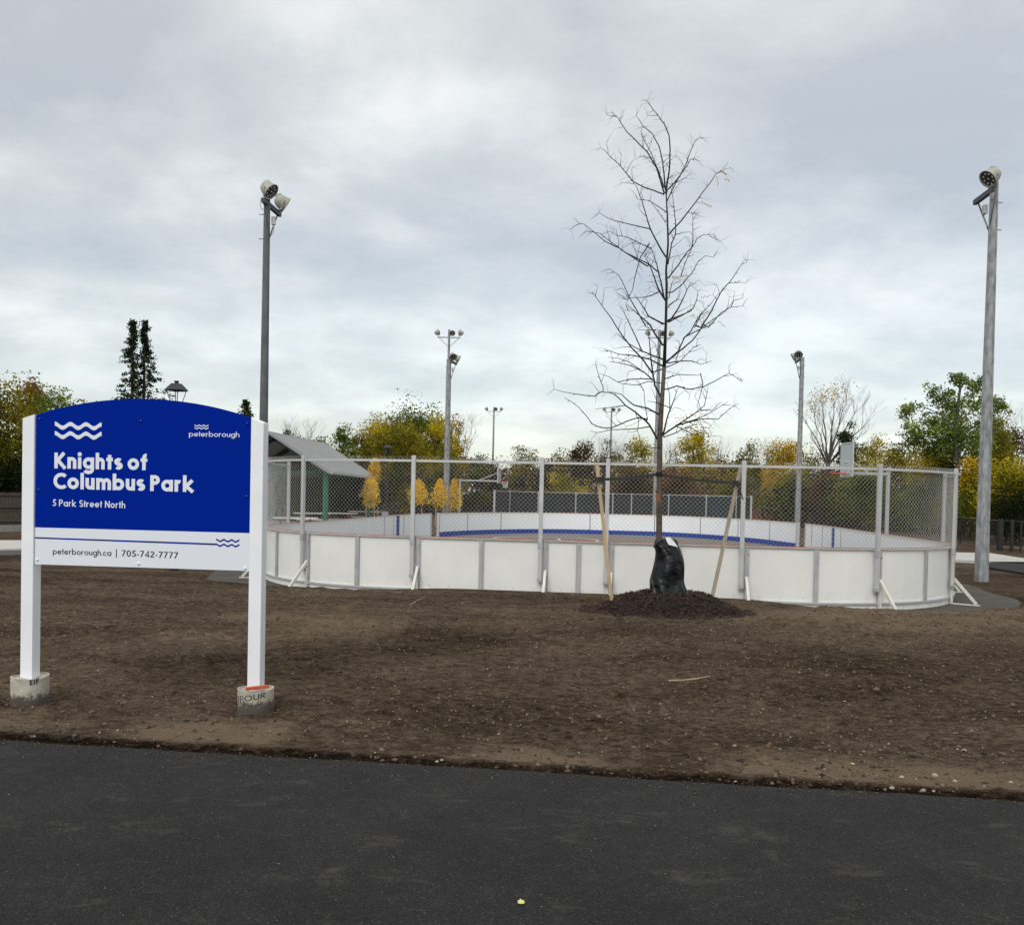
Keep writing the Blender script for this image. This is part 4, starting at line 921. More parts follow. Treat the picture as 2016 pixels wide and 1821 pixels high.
for k, (fr, pts, r0) in enumerate(BR):
    P_ = [(c6 if fr == 6 else c7)(x, y) for x, y in pts]
    if abs(P_[-1][0]-1300) < abs(P_[0][0]-1300)-16: P_ = P_[::-1]
    rb = random.Random(100+k); sl_ = rb.uniform(-.55, .55); out3 = []
    x0 = P_[0][0]; L_ = 0
    near_ = min(built, key=lambda q: (q[0]-P_[0][0])**2+(q[1]-P_[0][1])**2); d0_ = near_[2] if math.hypot(near_[0]-P_[0][0], near_[1]-P_[0][1]) < 14 else TD+sl_*.3
    if math.hypot(near_[0]-P_[0][0], near_[1]-P_[0][1]) < 14: P_ = [(near_[0], near_[1])]+P_
    for i, (x, y) in enumerate(P_):
        if i: L_ += math.hypot(x-P_[i-1][0], y-P_[i-1][1])
        out3.append(at(x, y, d0_+sl_*L_/140*.75)); built.append((x, y, d0_+sl_*L_/140*.75))
        if i: xp, yp = P_[i-1]; dp_ = d0_+sl_*(L_-math.hypot(x-xp, y-yp))/140*.75; built += [(xp+(x-xp)*j_/5, yp+(y-yp)*j_/5, dp_+(built[-1][2]-dp_)*j_/5) for j_ in range(1, 5)]
    # slight knobbly subdivision
    fine = []; n = len(out3)
    for i in range(n-1):
        A, B = out3[i], out3[i+1]; m_ = max(2, int((B-A).length/.07))
        for j in range(m_): fine.append(A.lerp(B, j/m_)+Vector((rb.uniform(-1, 1), 0, rb.uniform(-1, 1)))*(.0035 if (i or j) else 0))
    fine.append(out3[-1]); m_ = len(fine); r0_ = r0*.00140
    b = MB(); b.tube(fine, [r0_*(1-i/(m_-1))**.8+.0026 for i in range(m_)], 5)
    for i in range(2, m_-1):           # buds and spurs
        if rb.random() < .30:
            t = (fine[i]-fine[i-1]).normalized(); pr = Vector((t.z, rb.uniform(-.6, .6), -t.x))*rb.choice((-1, 1)); l = rb.uniform(.012, .036)
            b.tube([fine[i], fine[i]+(pr+t*.6).normalized()*l], [.0052, .0025], 4)
    for i in range(3, m_-1):            # fine side twigs
        if rb.random() < .20:
            t = (fine[i]-fine[i-1]).normalized(); sg = rb.choice((-1, 1)); d = (t*.8+Vector((-t.z*sg, rb.uniform(-.7, .7), t.x*sg))*.9+Vector((0, 0, .25))).normalized(); L2 = rb.uniform(.09, .30)*(1.2-.5*i/m_); q = [fine[i]]
            for j in range(5): d = (d+Vector((rb.uniform(-.25, .25), rb.uniform(-.25, .25), rb.uniform(-.2, .25)))).normalized(); q.append(q[-1]+d*L2/5)
            b.tube(q, [.0046, .0040, .0034, .0029, .0025, .002], 4)
            tips.append((q[-1], d))
    if k < 24 or k > 60:
        for i in range(int(m_*.35), m_):
            if rb.random() < (.42 if fr == 6 else .16):
                tips.append((fine[i], (fine[i]-fine[max(0, i-1)]).normalized()))
    tips += [(fine[-1], (fine[-1]-fine[-2]).normalized())]*2 if k < 39 else []
    b.build('branch', M_bark, ytree)
b = MB(); rb = random.Random(9)
for p, t in tips:                       # leftover hair-thin leaf stalks
    for _ in range(rb.choice((1, 2, 2))):
        sg = rb.choice((-1, 1)); d = (t*rb.uniform(.2, 1)+Vector((t.z, rb.uniform(-.5, .5), -t.x))*sg).normalized(); L_ = rb.uniform(.07, .20); q = [p]
        for j in range(4):
            d = (d+Vector((0, 0, rb.uniform(-.28, .10)))+t*.05).normalized(); q.append(q[-1]+d*L_/4)
        b.tube(q, [.0022, .0019, .0016, .0014, .0011], 3, cap=False)
b.build('leaf_stalks', M_twig, ytree, kind='stuff')
M_gold = rnd_mat('golden_leaflet', (.20, .10, .015), (.55, .36, .05))
b = MB()
for (fr, x, y, n, dx_, dy_) in ((6, 1395, 655, 9, 5, 3), (6, 1365, 700, 5, 3, 13), (6, 1430, 712, 5, 7, 4), (6, 1255, 885, 10, 8, 4), (6, 1040, 1445, 16, 6.5, -1), (6, 1050, 1490, 8, 6, -3), (6, 1240, 1715, 14, 7, -2), (6, 1180, 965, 5, 12, 2), (6, 1500, 1480, 5, 9, -2), (6, 1380, 1765, 6, 10, 9), (6, 1250, 1590, 5, 14, -2), (7, 1655, 738, 7, 7, 3), (7, 1480, 1200, 4, 18, 3), (7, 1375, 1165, 3, 5, 2), (7, 1170, 800, 8, 8, 1), (6, 1180, 1720, 4, 8, 3)):
    for i in range(n):
        px_, py_ = (c6 if fr == 6 else c7)(x+dx_*i+rb.uniform(-3, 3), y+dy_*i+rb.uniform(-5, 5)); p = at(px_, py_, TD+rb.uniform(-.05, .05))
        a = rb.uniform(-.7, .7); U = Vector((math.sin(a)*.35, rb.uniform(-.3, .3), -math.cos(a))).normalized()*.030; V_ = Vector((math.cos(a), rb.uniform(-.4, .4), 0)).normalized()*.007
        b.add([p, p+U*.5+V_, p+U, p+U*.5-V_], [(0, 1, 2, 3)])
b.build('leaflets', M_gold, ytree, kind='stuff')
# mulch heap
mc_ = Vector((tb.x+.12, TD+.05, gz(tb.x, TD)))
def mulch_h(x, y):
    dx_ = (x-mc_.x)/1.10; dy_ = (y-mc_.y)/1.0; r = np.sqrt(dx_**2+dy_**2)*(1+.10*fbm(x*2, y*2, 2, 3))
    h = .27*(1-sstep(.40, 1.03, r))-.05*(1-sstep(.15, .45, r))
    return h+np.where(r < 1.0, .028*fbm(x*5, y*5, 3, 8), 0)
mx_ = np.linspace(mc_.x-1.5, mc_.x+1.5, 110); my_ = np.linspace(mc_.y-1.3, mc_.y+1.3, 100); MX, MY = np.meshgrid(mx_, my_)
hh = mulch_h(MX.ravel(), MY.ravel()); MZ = zground(MX.ravel(), MY.ravel())+hh-.012
ii = (np.arange(99)[:, None]*110+np.arange(109)[None]).ravel(); fcs = np.stack([ii, ii+1, ii+111, ii+110], 1)
M_mul = mat('mulch_base', (.016, .0085, .0065), .95, var=.5, vscale=30, bump=.8, bscale=60)
me = fast_mesh('mulch_heap', np.stack([MX.ravel(), MY.ravel(), MZ], 1), fcs, 4); me.materials.append(M_mul)
o = bpy.data.objects.new('mulch_heap', me); link(o); tag(o, 'dark red brown bark mulch heaped round the foot of the young tree', 'mulch', kind='stuff')
M_chip = rnd_mat('bark_chips', (.007, .0035, .0023), (.058, .026, .015))
r = np.random.default_rng(12); n = 9000; ang = r.uniform(0, 6.283, n); rad = np.sqrt(r.random(n))*1.13
x = mc_.x+np.cos(ang)*rad*1.10; y = mc_.y+np.sin(ang)*rad*1.0; z = zground(x, y)+np.maximum(mulch_h(x, y), 0)+r.uniform(-.008, .014, n)
L_ = r.uniform(.012, .045, n); wd_ = r.uniform(.003, .007, n); a = r.uniform(0, 6.283, n); tl = r.normal(0, .35, n)
U = np.stack([np.cos(a)*np.cos(tl), np.sin(a)*np.cos(tl), np.sin(tl)], 1)*L_[:, None]; Vv = np.stack([-np.sin(a), np.cos(a), r.normal(0, .4, n)], 1)*wd_[:, None]; Wv = np.array([0, 0, 1.])*wd_[:, None]*.8
c = np.stack([x, y, z], 1)
P8 = np.stack([c-U-Vv, c+U-Vv, c+U+Vv, c-U+Vv, c-U*.9+Wv, c+U*.9+Wv], 1)
fcs = np.array([(0, 1, 5, 4), (2, 3, 4, 5)]); f_ = (fcs[None]+np.arange(n)[:, None, None]*6).reshape(-1, 4)
me = fast_mesh('bark_chips', P8.reshape(-1, 3), f_, 4); me.materials.append(M_chip); o2 = bpy.data.objects.new('bark_chips', me); link(o2, o); tag(o2, kind='stuff')
# stakes
def stake(x0, y0, x1, y1, D0, D1, m, label):
    A = at(x0, y0, D0); B = at(x1, y1, D1); B = B+(B-A).normalized()*.12
    e_ = empty('stake', B, label, 'stake', 'stakes tied to the young tree'); b = MB(); b.bar(A, B, .047, .043, up=(0, 1, 0)); b.build('lumber', m, e_, bevel=.002); return A, B
sA = stake(1174.5, 911, 1203, 1168, 12.25, 12.55, M_stake, 'pale new lumber stake leaning left of the young tree, in front of the fence')
sB = stake(1458, 921, 1402, 1176, 12.35, 12.5, M_staked, 'greyer lumber stake leaning outward right of the young tree')
# straps
def strap(p0, p1, tail, label):
    e_ = empty('tree_strap', p0, label, 'strap', 'straps holding the young tree'); b = MB(); n = 10; pts = [Vector(p0).lerp(Vector(p1), i/n)-Vector((0, 0, .02*math.sin(math.pi*i/n))) for i in range(n+1)]
    for i in range(n): b.bar(pts[i], pts[i+1], .040, .012, up=(0, 1, 0))
    b.tube([tail[0]+Vector((0, 0, .035)), tail[0]-Vector((0, 0, .035))], .038, 8)
    for i in range(len(tail)-1): b.bar(tail[i]-Vector((0, .03, 0)), tail[i+1]-Vector((0, .03, 0)), .01, .03, up=(0, 1, 0))
    b.build('webbing', M_strap, e_); b = MB(); t0 = Vector(p0); b.tube([t0+Vector((0, 0, .03)), t0-Vector((0, 0, .03))], .047, 10); b.build('loop', M_strap, e_)
trk = at(1297.7, 934, TD)
strap(trk+Vector((0, 0, .005)), at(1177, 944, 12.25), [at(1178, 944, 12.25), at(1173, 958, 12.22), at(1170, 985, 12.2)], 'dark webbing strap tying the young tree to the left stake')
strap(trk+Vector((0, 0, -.002)), at(1450, 951, 12.32), [at(1450, 951, 12.32), at(1456, 966, 12.3), at(1462, 984, 12.3)], 'dark webbing strap tying the young tree to the right stake')
# watering bag
bag = empty('watering_bag', (tb.x, TD, tb.z), 'black plastic watering bag sagging round the trunk foot on the mulch', 'watering bag')
cq = lambda x, y: ((1200+x/3.1015)*.8064, (1000+y/3.1015)*.8064)
rows = [(972, 1250, 1395), (985, 1236, 1405), (1010, 1230, 1412), (1040, 1226, 1420), (1056, 1236, 1430), (1090, 1240, 1445), (1130, 1236, 1456), (1180, 1228, 1461), (1230, 1214, 1458), (1280, 1200, 1450), (1310, 1198, 1452), (1345, 1200, 1472), (1375, 1198, 1488), (1400, 1196, 1497), (1418, 1200, 1500)]
vs = []; fs = []; nn = 56
for j, (yy, xl, xr) in enumerate(rows):
    A = at(*cq(xl, yy), TD); B = at(*cq(xr, yy), TD); c = (A+B)/2; rx = (B.x-A.x)/2; v_ = j/(len(rows)-1)
    ry = min(rx*.8, .10+.15*v_)
    for k in range(nn):
        a = 2*math.pi*k/nn
        f1 = 1+.05*math.sin(a*5+v_*7)*(.4+v_)+.035*math.sin(a*9-v_*13)+.03*math.sin(a*2-v_*6)
        # diagonal gusset fold
        fold = .06*math.exp(-((math.cos(a+R_(90))*.9-(v_-.55)*1.2)/.12)**2)
        vs.append((c.x+rx*math.cos(a)*(1+(f1-1)*.3), TD+ry*math.sin(a)*f1-fold*(math.sin(a) < 0), c.z+.008*math.sin(a*3+j)))
for j in range(len(rows)-1):
    for k in range(nn): fs.append((j*nn+k, (j+1)*nn+k, (j+1)*nn+(k+1) % nn, j*nn+(k+1) % nn))
top = at(*cq(1275, 985), TD); vs.append(tuple(top)); ti = len(vs)-1
for k in range(nn): fs.append((ti, k, (k+1) % nn))
b = MB(); b.add(vs, fs); o = b.build('bag', M_bag, bag, smooth=True); sm = o.modifiers.new('s', 'SUBSURF'); sm.levels = 1; sm.render_levels = 1
b = MB(); q = [(1318, 968, -.16), (1350, 966, -.19), (1385, 1000, -.205), (1412, 1040, -.215), (1372, 1030, -.225), (1340, 1022, -.215), (1325, 992, -.20)]
P_ = [at(*cq(x_, y_), TD+d_) for x_, y_, d_ in q]; b.add(P_+[p+Vector((0, .003, 0)) for p in P_], [tuple(range(7))[::-1], tuple(range(7, 14))]+[(i, (i+1) % 7, 7+(i+1) % 7, 7+i) for i in range(7)]); b.build('care_label', M_tag, bag)
b = MB(); b.tube([at(*cq(x_, y_), TD-.17) for x_, y_ in ((1300, 975), (1275, 985), (1250, 1010), (1240, 1045))], .012, 6); b.tube([at(*cq(x_, y_), TD-.2) for x_, y_ in ((1228, 1030), (1244, 1052), (1262, 1058))], .014, 6); b.build('handle', M_bag, bag)
# sticks, leaves
def stick(pts, r0, label, m=M_stick, name='stick'):
    P_ = []
    for x_, y_ in pts:
        p = atz(x_, y_, 0.0)
        for _ in range(4): p = atz(x_, y_, gz(p.x, p.y)+r0*.8)
        P_.append(p)
    b = MB(); b.tube(P_, [r0]+[r0*.9]*(len(P_)-2)+[r0*.5], 6); o = b.build(name, m); tag(o, label, 'stick')
stick([(1316, 1340), (1345, 1339), (1372, 1336), (1398, 1331)], .010, 'dry broken stick lying on the soil right of centre')
stick([(808, 1190), (822, 1182), (838, 1175)], .010, 'short pale stick leaning at the foot of the rink boards')
stick([(1056, 1275), (1059, 1252), (1063, 1229)], .004, 'thin straw twig standing out of the soil below the fence gap')
stick([(1235, 1657), (1247, 1660), (1260, 1663)], .003, 'tiny straw lying on the asphalt right of the yellow leaf')
stick([(1775, 1768), (1800, 1775), (1826, 1790)], .0025, 'thin straw on the asphalt near the lower right corner')
stick([(80, 1690), (83, 1680), (80, 1672)], .0025, 'tiny curled straw on the asphalt at lower left')
def leafobj(x_, y_, s, label):
    p = atz(x_, y_, .006) if y_ > 1560 else None
    if p is None:
        p = atz(x_, y_, 0)
        for _ in range(3): p = atz(x_, y_, gz(p.x, p.y)+.01)
    sh = [(0, -.5), (.35, -.35), (.45, 0), (.3, .2), (.45, .35), (.15, .5), (0, .8), (-.15, .45), (-.4, .4), (-.35, .05), (-.5, -.2), (-.25, -.4)]
    rl = random.Random(int(x_)); a = rl.uniform(0, 6); b = MB()
    vs = [(p.x+s*(u*math.cos(a)-v*math.sin(a)), p.y+s*(u*math.sin(a)+v*math.cos(a)), p.z+.12*s*(u*u+v*v)) for u, v in sh]
    b.add(vs+[(vx, vy, vz-.0015) for vx, vy, vz in vs], [tuple(range(12)), tuple(range(23, 11, -1))]); o = b.build('fallen_leaf', M_yleaf); tag(o, label, 'leaf')
leafobj(1026, 1775, .032, 'pale yellow fallen leaf on the dark asphalt at bottom centre')
leafobj(1679, 1503, .022, 'small yellow leaf on the soil just above the asphalt edge at right')
# larger single stones along the path edge
STL = ['largest pale stone of the cluster touching the asphalt edge at right', 'pale stone on the soil just above the asphalt right of centre', 'small stone left of the yellow leaf on the soil',
 'pale stone near the asphalt edge right of the yellow leaf', 'pale stone at the asphalt edge below the young tree gap', 'tiny dark paired stone touching the asphalt at centre', 'flat pale stone at the asphalt edge in the right cluster', 'tiny pale stone beside the flat one in the right cluster',
 'broad stone at the left of the right edge cluster', 'stone leading the row along the asphalt edge at right', 'tiny stone at the left end of the row at the asphalt edge', 'elongated white stone higher on the soil at far right', 'small chip left of the elongated white stone',
 'lone pale stone right of centre between stick and asphalt', 'tiny pale stone on the soil under the middle fence bay', 'tiny pale stone on the soil below the mulch heap', 'flat white chip on the soil between the sign posts', 'small triangular stone near the asphalt at centre',
 'pale grey stone left of the yellow leaf, near the asphalt', 'small stone at the far right edge of the soil']
for i, (x_, y_, s) in enumerate(((2282/1.24, 1527, .030), (1775, 1530, .022), (1700, 1480, .018), (1880, 1538, .022), (860, 1499, .016), (870, 1496, .014), (1818, 1556, .022), (1838, 1557, .014), (1790, 1562, .026), (1756, 1551, .020), (1746, 1555, .012), (1898, 1478, .028), (1885, 1475, .014), (1446, 1468, .018), (960, 1317, .014), (1260, 1270, .014), (193, 1320, .016), (982, 1445, .016), (1536, 1475, .016), (1990, 1540, .018))):
    p = atz(x_, y_, 0)
    for _ in range(3): p = atz(x_, y_, gz(p.x, p.y))
    rl = random.Random(i+50); b = MB(); vs = []; nn2 = 9
    for j, (rr, hh_) in enumerate(((.7, -.3), (1, 0), (.85, .32), (.4, .48))):
        for k in range(nn2): a = 2*math.pi*k/nn2; q = rr*s*.6*rl.uniform(.8, 1.15); vs.append((p.x+q*math.cos(a)*1.2, p.y+q*math.sin(a)*.8, p.z+hh_*s))
    fs = [(j*nn2+k, j*nn2+(k+1) % nn2, (j+1)*nn2+(k+1) % nn2, (j+1)*nn2+k) for j in range(3) for k in range(nn2)]+[tuple(3*nn2+k for k in range(nn2))]
    b.add(vs, fs); o = b.build('stone', M_stone, smooth=False); tag(o, STL[i], 'stone', 'loose pale stones on the soil')

# ------------------------------------------------------------------ pavilion
pe1 = at(650.5, 929.2, 41); pe2 = at(742, 940.7, 50); pr1 = at(530.8, 850.4, 43); pr2 = at(636.4, 872.2, 52)
pe2.z = pe1.z = (pe1.z+pe2.z)/2; pr1.z = pr2.z = (pr1.z+pr2.z)/2
pe1 = at(650.5, 929.2, 41); pe2 = at(742, 940.7, 50)
pl1 = pr1*2-pe1; pl2 = pr2*2-pe2; pl1.z = pe1.z; pl2.z = pe2.z
pav = empty('picnic_pavilion', ((pe1+pl2)/2).to_tuple()[:2]+(-.4,), 'open picnic pavilion with grey metal gable roof and green posts', 'pavilion')
def quad_slab(b, a, c, d, e_, th):
    n = (c-a).cross(e_-a).normalized()
    if n.z < 0: n = -n
    b.add([a, c, d, e_]+[p-n*th for p in (a, c, d, e_)], [(0, 1, 2, 3), (7, 6, 5, 4), (0, 4, 5, 1), (1, 5, 6, 2), (2, 6, 7, 3), (3, 7, 4, 0)])
for (a, c, d, e_) in ((pe1, pe2, pr2, pr1), (pl2, pl1, pr1, pr2)):
    b = MB(); quad_slab(b, a, c, d, e_, .10); rf = b.build('roof', M_roof, pav)
    b = MB()
    for i in range(25):
        f_ = i/24; lo = a.lerp(c, f_); hi = (e_).lerp(d, f_); b.bar(lo+Vector((0, 0, .02)), hi+Vector((0, 0, .02)), .04, .05)
    b.build('standing_seams', M_roof, rf, kind='stuff')
for a, c in ((pe1, pr1), (pl1, pr1), (pe2, pr2), (pl2, pr2)):
    b = MB(); b.bar(a-Vector((0, .03, .10)), c-Vector((0, .03, .10)), .06, .26, up=(0, 1, 0)); b.build('fascia', M_roofd, pav)
for a, c in ((pe1, pe2), (pl1, pl2), (pr1, pr2)):
    b = MB(); b.bar(a+Vector((.03, 0, -.04)), c+Vector((.03, 0, -.04)), .12, .10); b.build('gutter' if a is not pr1 else 'ridge_cap', M_galvl, pav)
for f0, f1 in ((.08, 1), (.5, 1), (.92, 1)):
    for side in (0, 1):
        A = (pe1 if side == 0 else pl1).lerp(pe2 if side == 0 else pl2, f0); C_ = pr1.lerp(pr2, f0); q = A.lerp(C_, .14 if f0 < .9 else .1)
        if f0 == .5: continue
        b = MB(); b.tube([Vector((q.x, q.y, -.45)), Vector((q.x, q.y, A.z+.15))], .14, 12); b.build('post', M_green, pav)
    A = pe1.lerp(pe2, f0).lerp(pr1.lerp(pr2, f0), .12); B_ = pl1.lerp(pl2, f0).lerp(pr1.lerp(pr2, f0), .12); C_ = pr1.lerp(pr2, f0)
    b = MB(); b.bar(A-Vector((0, 0, .22)), C_-Vector((0, 0, .30)), .14, .26, up=(0, 1, 0)); b.bar(B_-Vector((0, 0, .22)), C_-Vector((0, 0, .30)), .14, .26, up=(0, 1, 0)); b.bar(A-Vector((0, 0, .22)), B_-Vector((0, 0, .22)), .14, .22, up=(0, 1, 0)); b.build('truss', M_greend, pav)
b = MB(); c_ = (pe1+pl2)/2; b.box((c_.x, c_.y, -.37), (7.5, 10, .10)); b.build('floor_slab', M_conc, pav)
def picnic(px_, py_, D, label, rz):
    p = at(px_, py_, D); z = -.32; e_ = empty('picnic_table', (p.x, p.y, z), label, 'picnic table', 'picnic tables at the pavilion')
    zt = z+.76; ux = Vector((math.cos(rz), math.sin(rz), 0)); uy = Vector((-ux.y, ux.x, 0)); ax = (ux, uy, Vector((0, 0, 1))); c = Vector((p.x, p.y, 0))
    b = MB(); b.box(c+Vector((0, 0, zt)), (1.8, .75, .05), ax); b.build('table_top', M_table, e_)
    for sg in (-1, 1):
        b = MB(); b.box(c+uy*.65*sg+Vector((0, 0, z+.45)), (1.8, .26, .04), ax); b.build('bench_seat', M_table, e_)
        b = MB(); q = c+ux*.6*sg; b.bar(q+uy*.62+Vector((0, 0, z)), q-uy*.25+Vector((0, 0, zt)), .06, .06); b.bar(q-uy*.62+Vector((0, 0, z)), q+uy*.25+Vector((0, 0, zt)), .06, .06); b.bar(q-uy*.65+Vector((0, 0, z+.42)), q+uy*.65+Vector((0, 0, z+.42)), .06, .05); b.build('leg_frame', M_tred, e_)
picnic(582, 1010, 36, 'white topped picnic table seen through the fence left of the green post', .2)
picnic(615, 1018, 44, 'picnic table beside the foot of the near green pavilion post', .4)
picnic(668, 1015, 45, 'picnic table with red frame under the pavilion right side', -.2)
picnic(718, 1010, 50, 'picnic table at the far corner of the pavilion near the staked yellow tree', .3)

# ------------------------------------------------------------------ lanterns
def lantern(px_, D, ye, label, top=1.0):
    c = at(px_, ye, D); zb_ = -.36 if D > 30 else gz(c.x, c.y); e_ = empty('lantern_post', (c.x, c.y, zb_), label, 'lamp post', 'black lantern posts')
    z = c.z; x, y = c.x, c.y; V = lambda a, b_, c_: Vector((x+a, y+b_, z+c_)); sq = math.sqrt(2)
    rot = (Vector((math.cos(.5), math.sin(.5), 0)), Vector((-math.sin(.5), math.cos(.5), 0)), Vector((0, 0, 1)))
    b = MB(); b.lathe([(.262, -.012), (.262, .0), (.125, .14), (.115, .15)], 4, (x, y, z), rot); b.lathe([(.04, .145), (.045, .17), (.058, .21), (.0, .215)], 10, (x, y, z)); b.lathe([(.25, -.012), (.001, -.01)], 4, (x, y, z), rot); b.build('lantern_roof', M_blk, e_)
    b = MB()
    for k in range(4):
        a = math.pi/2*k+.5; b.bar(V(.22*math.cos(a), .22*math.sin(a), 0), V(.10*math.cos(a), .10*math.sin(a), -.36), .016 if D < 30 else .03, .016 if D < 30 else .03)
    b.lathe([(.115, -.36), (.115, -.39), (.06, -.46), (.06, -.56)], 8, (x, y, z)); b.lathe([(.225, -.025), (.215, .0)], 4, (x, y, z), rot); b.build('lantern_frame', M_blk, e_)
    if D > 30: b = MB(); b.lathe([(.03, -.42), (.05, -.36), (.07, -.2), (.06, -.08), (.02, -.04)], 8, (x, y, z)); b.build('bulb', M_blk, e_)
    b = MB(); b.lathe([(.20, -.02), (.09, -.355)], 4, (x, y, z), rot); o_ = b.build('lantern_glass', M_lampg, e_)
    m_ = M_lampg; p_ = m_.node_tree.nodes['Principled BSDF']; p_.inputs['Transmission Weight'].default_value = 1.0; p_.inputs['Roughness'].default_value = .02; p_.inputs['IOR'].default_value = 1.01; p_.inputs['Base Color'].default_value = (.95, .96, .97, 1)
    b = MB(); b.tube([Vector((x, y, z-.54)), Vector((x, y, zb_+1.2)), Vector((x, y, zb_+1.0)), Vector((x, y, zb_))], [.045, .055, .085, .10], 12); b.build('post', M_blk, e_)
lantern(347.5, 20, 768, 'black lantern post whose lantern shows above the arch of the park sign')
lantern(763, 47, 881.5, 'black lantern post behind the fence right of the pavilion roof')

# ------------------------------------------------------------------ basketball hoops
def hoop(base, dirv, zrim, label, bw=1.4, bh=.95, reach=2.6, net=True):
    """post at base, arm along dirv (unit), board perpendicular to dirv"""
    d = Vector(dirv).normalized(); s = Vector((-d.y, d.x, 0)); e_ = empty('basketball_hoop', base, label, 'basketball hoop', 'basketball hoops beyond the rink'); bz = Vector(base)
    up = Vector((0, 0, 1)); zt = zrim+.02; top = Vector((bz.x, bz.y, zt))
    b = MB(); b.tube([bz, top+up*.10], .075, 12); b.build('post', M_galv, e_)
    bc = top+d*reach; b = MB(); b.bar(top, bc-d*.05, .11, .11); b.build('arm', M_galv, e_)
    b = MB(); b.bar(top+d*(reach*.48)+up*.03, bc-d*.06+up*.55, .06, .06); b.build('brace', M_galv, e_)
    pc = bc+up*(bh/2-.12); b = MB(); b.box(pc, (.03, bw-.08, bh-.08), (d, s, up)); b.build('backboard', M_back, e_)
    b = MB()
    for sg in (-1, 1): b.box(pc+s*(sg*bw/2), (.06, .06, bh+.03), (d, s, up)); b.box(pc+up*(sg*bh/2), (.055, bw+.03, .06), (d, s, up))
    b.build('board_frame', M_galvl, e_)
    b = MB(); fr = pc+d*.035-up*(bh/2-.33)
    for sg in (-1, 1): b.box(fr+s*(sg*.28), (.01, .05, .45), (d, s, up)); b.box(fr+up*(sg*.22), (.009, .56, .05), (d, s, up))
    b.build('target_square', M_net, e_)
    rc = Vector((pc.x, pc.y, zrim))+d*.40; b = MB(); b.tube([rc+(d*math.cos(a)+s*math.sin(a))*.23 for a in np.linspace(0, 2*math.pi, 21)], .018, 6); b.bar(rc-d*.38, rc-d*.2, .16, .05); b.build('rim', M_hoop, e_)
    b = MB()
    for k in range(10):
        for q in (-1, 1):
            P_ = []
            for j in range(5):
                a = 2*math.pi*(k+q*j*.5)/10; r_ = .23-.10*(j/4)**.7; P_.append(rc+(d*math.cos(a)+s*math.sin(a))*r_-up*(.42*j/4))
            b.tube(P_, .010, 3, cap=False)
    if net: b.build('net', M_net, e_, kind='stuff')
h1 = at(906, 940, 57); zr1 = at(945, 944, 57).z
hoop((h1.x, h1.y, -.4), (1, -.12, 0), zr1-.10, 'basketball hoop with white net hanging over the far boards at left')
h2 = at(1749, 930, 33); zr2 = at(1650, 932, 33).z
hoop((h2.x, h2.y, -.4), (-1, -.04, 0), zr2, 'basketball hoop with clear backboard poking above the fence at right', 1.02, 1.25, 1.62, False)

# ------------------------------------------------------------------ far court fence with windscreens
fc_pts = [(973.6, 61), (1003.7, 67), (1060, 68), (1134, 69), (1207, 69), (1243.8, 69), (1317, 68.5), (1391, 68), (1450.5, 67.5), (1479.6, 64)]
cf = empty('court_fence', at(1250, 1000, 69).to_tuple()[:2]+(-.42,), 'far galvanised court fence with dark windscreens behind the rink', 'fence')
PP = []
for px_, D in fc_pts: p = at(px_, 970, D); PP.append(Vector((p.x, p.y, 0)))
ztc = 1.84
for i, p in enumerate(PP):
    w_ = .05 if 0 < i < len(PP)-1 else .08
    b = MB(); b.tube([Vector((p.x, p.y, -.45)), Vector((p.x, p.y, ztc+.08))], w_, 8); b.build('fence_post', M_galvl, cf)
    if i < len(PP)-1:
        q = PP[i+1]; b = MB(); b.tube([Vector((p.x, p.y, ztc)), Vector((q.x, q.y, ztc))], .022, 6); b.build('rail', M_galvl, cf)
        b = MB(); b.bar(Vector((p.x, p.y+.05, (ztc-.45)/2)), Vector((q.x, q.y+.05, (ztc-.45)/2)), .01, ztc+.35)
        b.build('windscreen', M_wst if i == 7 else M_ws, cf)
# ------------------------------------------------------------------ black chain link fence at right
bf = empty('black_fence', at(1969, 1060, 37.8).to_tuple()[:2]+(-.36,), 'low black chain link fence with round posts at the right edge', 'fence')
bp = [(1850, 50), (1891, 44.7), (1930, 41), (1969, 37.8), (1992, 37.2), (2010, 36.8), (2060, 36.3), (2140, 36)]
PP = [at(a_, 1060, d_) for a_, d_ in bp]
for i, p in enumerate(PP):
    thick = .075 if i in (3, 4) else .04
    b = MB(); b.tube([Vector((p.x, p.y, -.42)), Vector((p.x, p.y, 1.0 if i in (3, 4) else .95))], thick*1.6 if i == 3 else thick, 10); b.build('fence_post', M_blk, bf)
    if i < len(PP)-1:
        q = PP[i+1]
        for z_ in (.93, -.28): b = MB(); b.tube([Vector((p.x, p.y, z_)), Vector((q.x, q.y, z_))], .024, 6); b.build('rail', M_blk, bf)
        L_ = (Vector((q.x-p.x, q.y-p.y, 0))).length; dv = Vector((q.x-p.x, q.y-p.y, 0)).normalized(); nv = Vector((-dv.y, dv.x, 0))
        V, Fc = link_mesh(0, L_, -.28, .93, lambda s, o_, z, p=p, dv=dv, nv=nv: (Vector((p.x, p.y, z))+dv*s+nv*o_, nv, dv), .10, .0022)
        b = MB(); b.v = V; b.f = Fc; b.build('wire_mesh', M_blk, bf, kind='stuff')
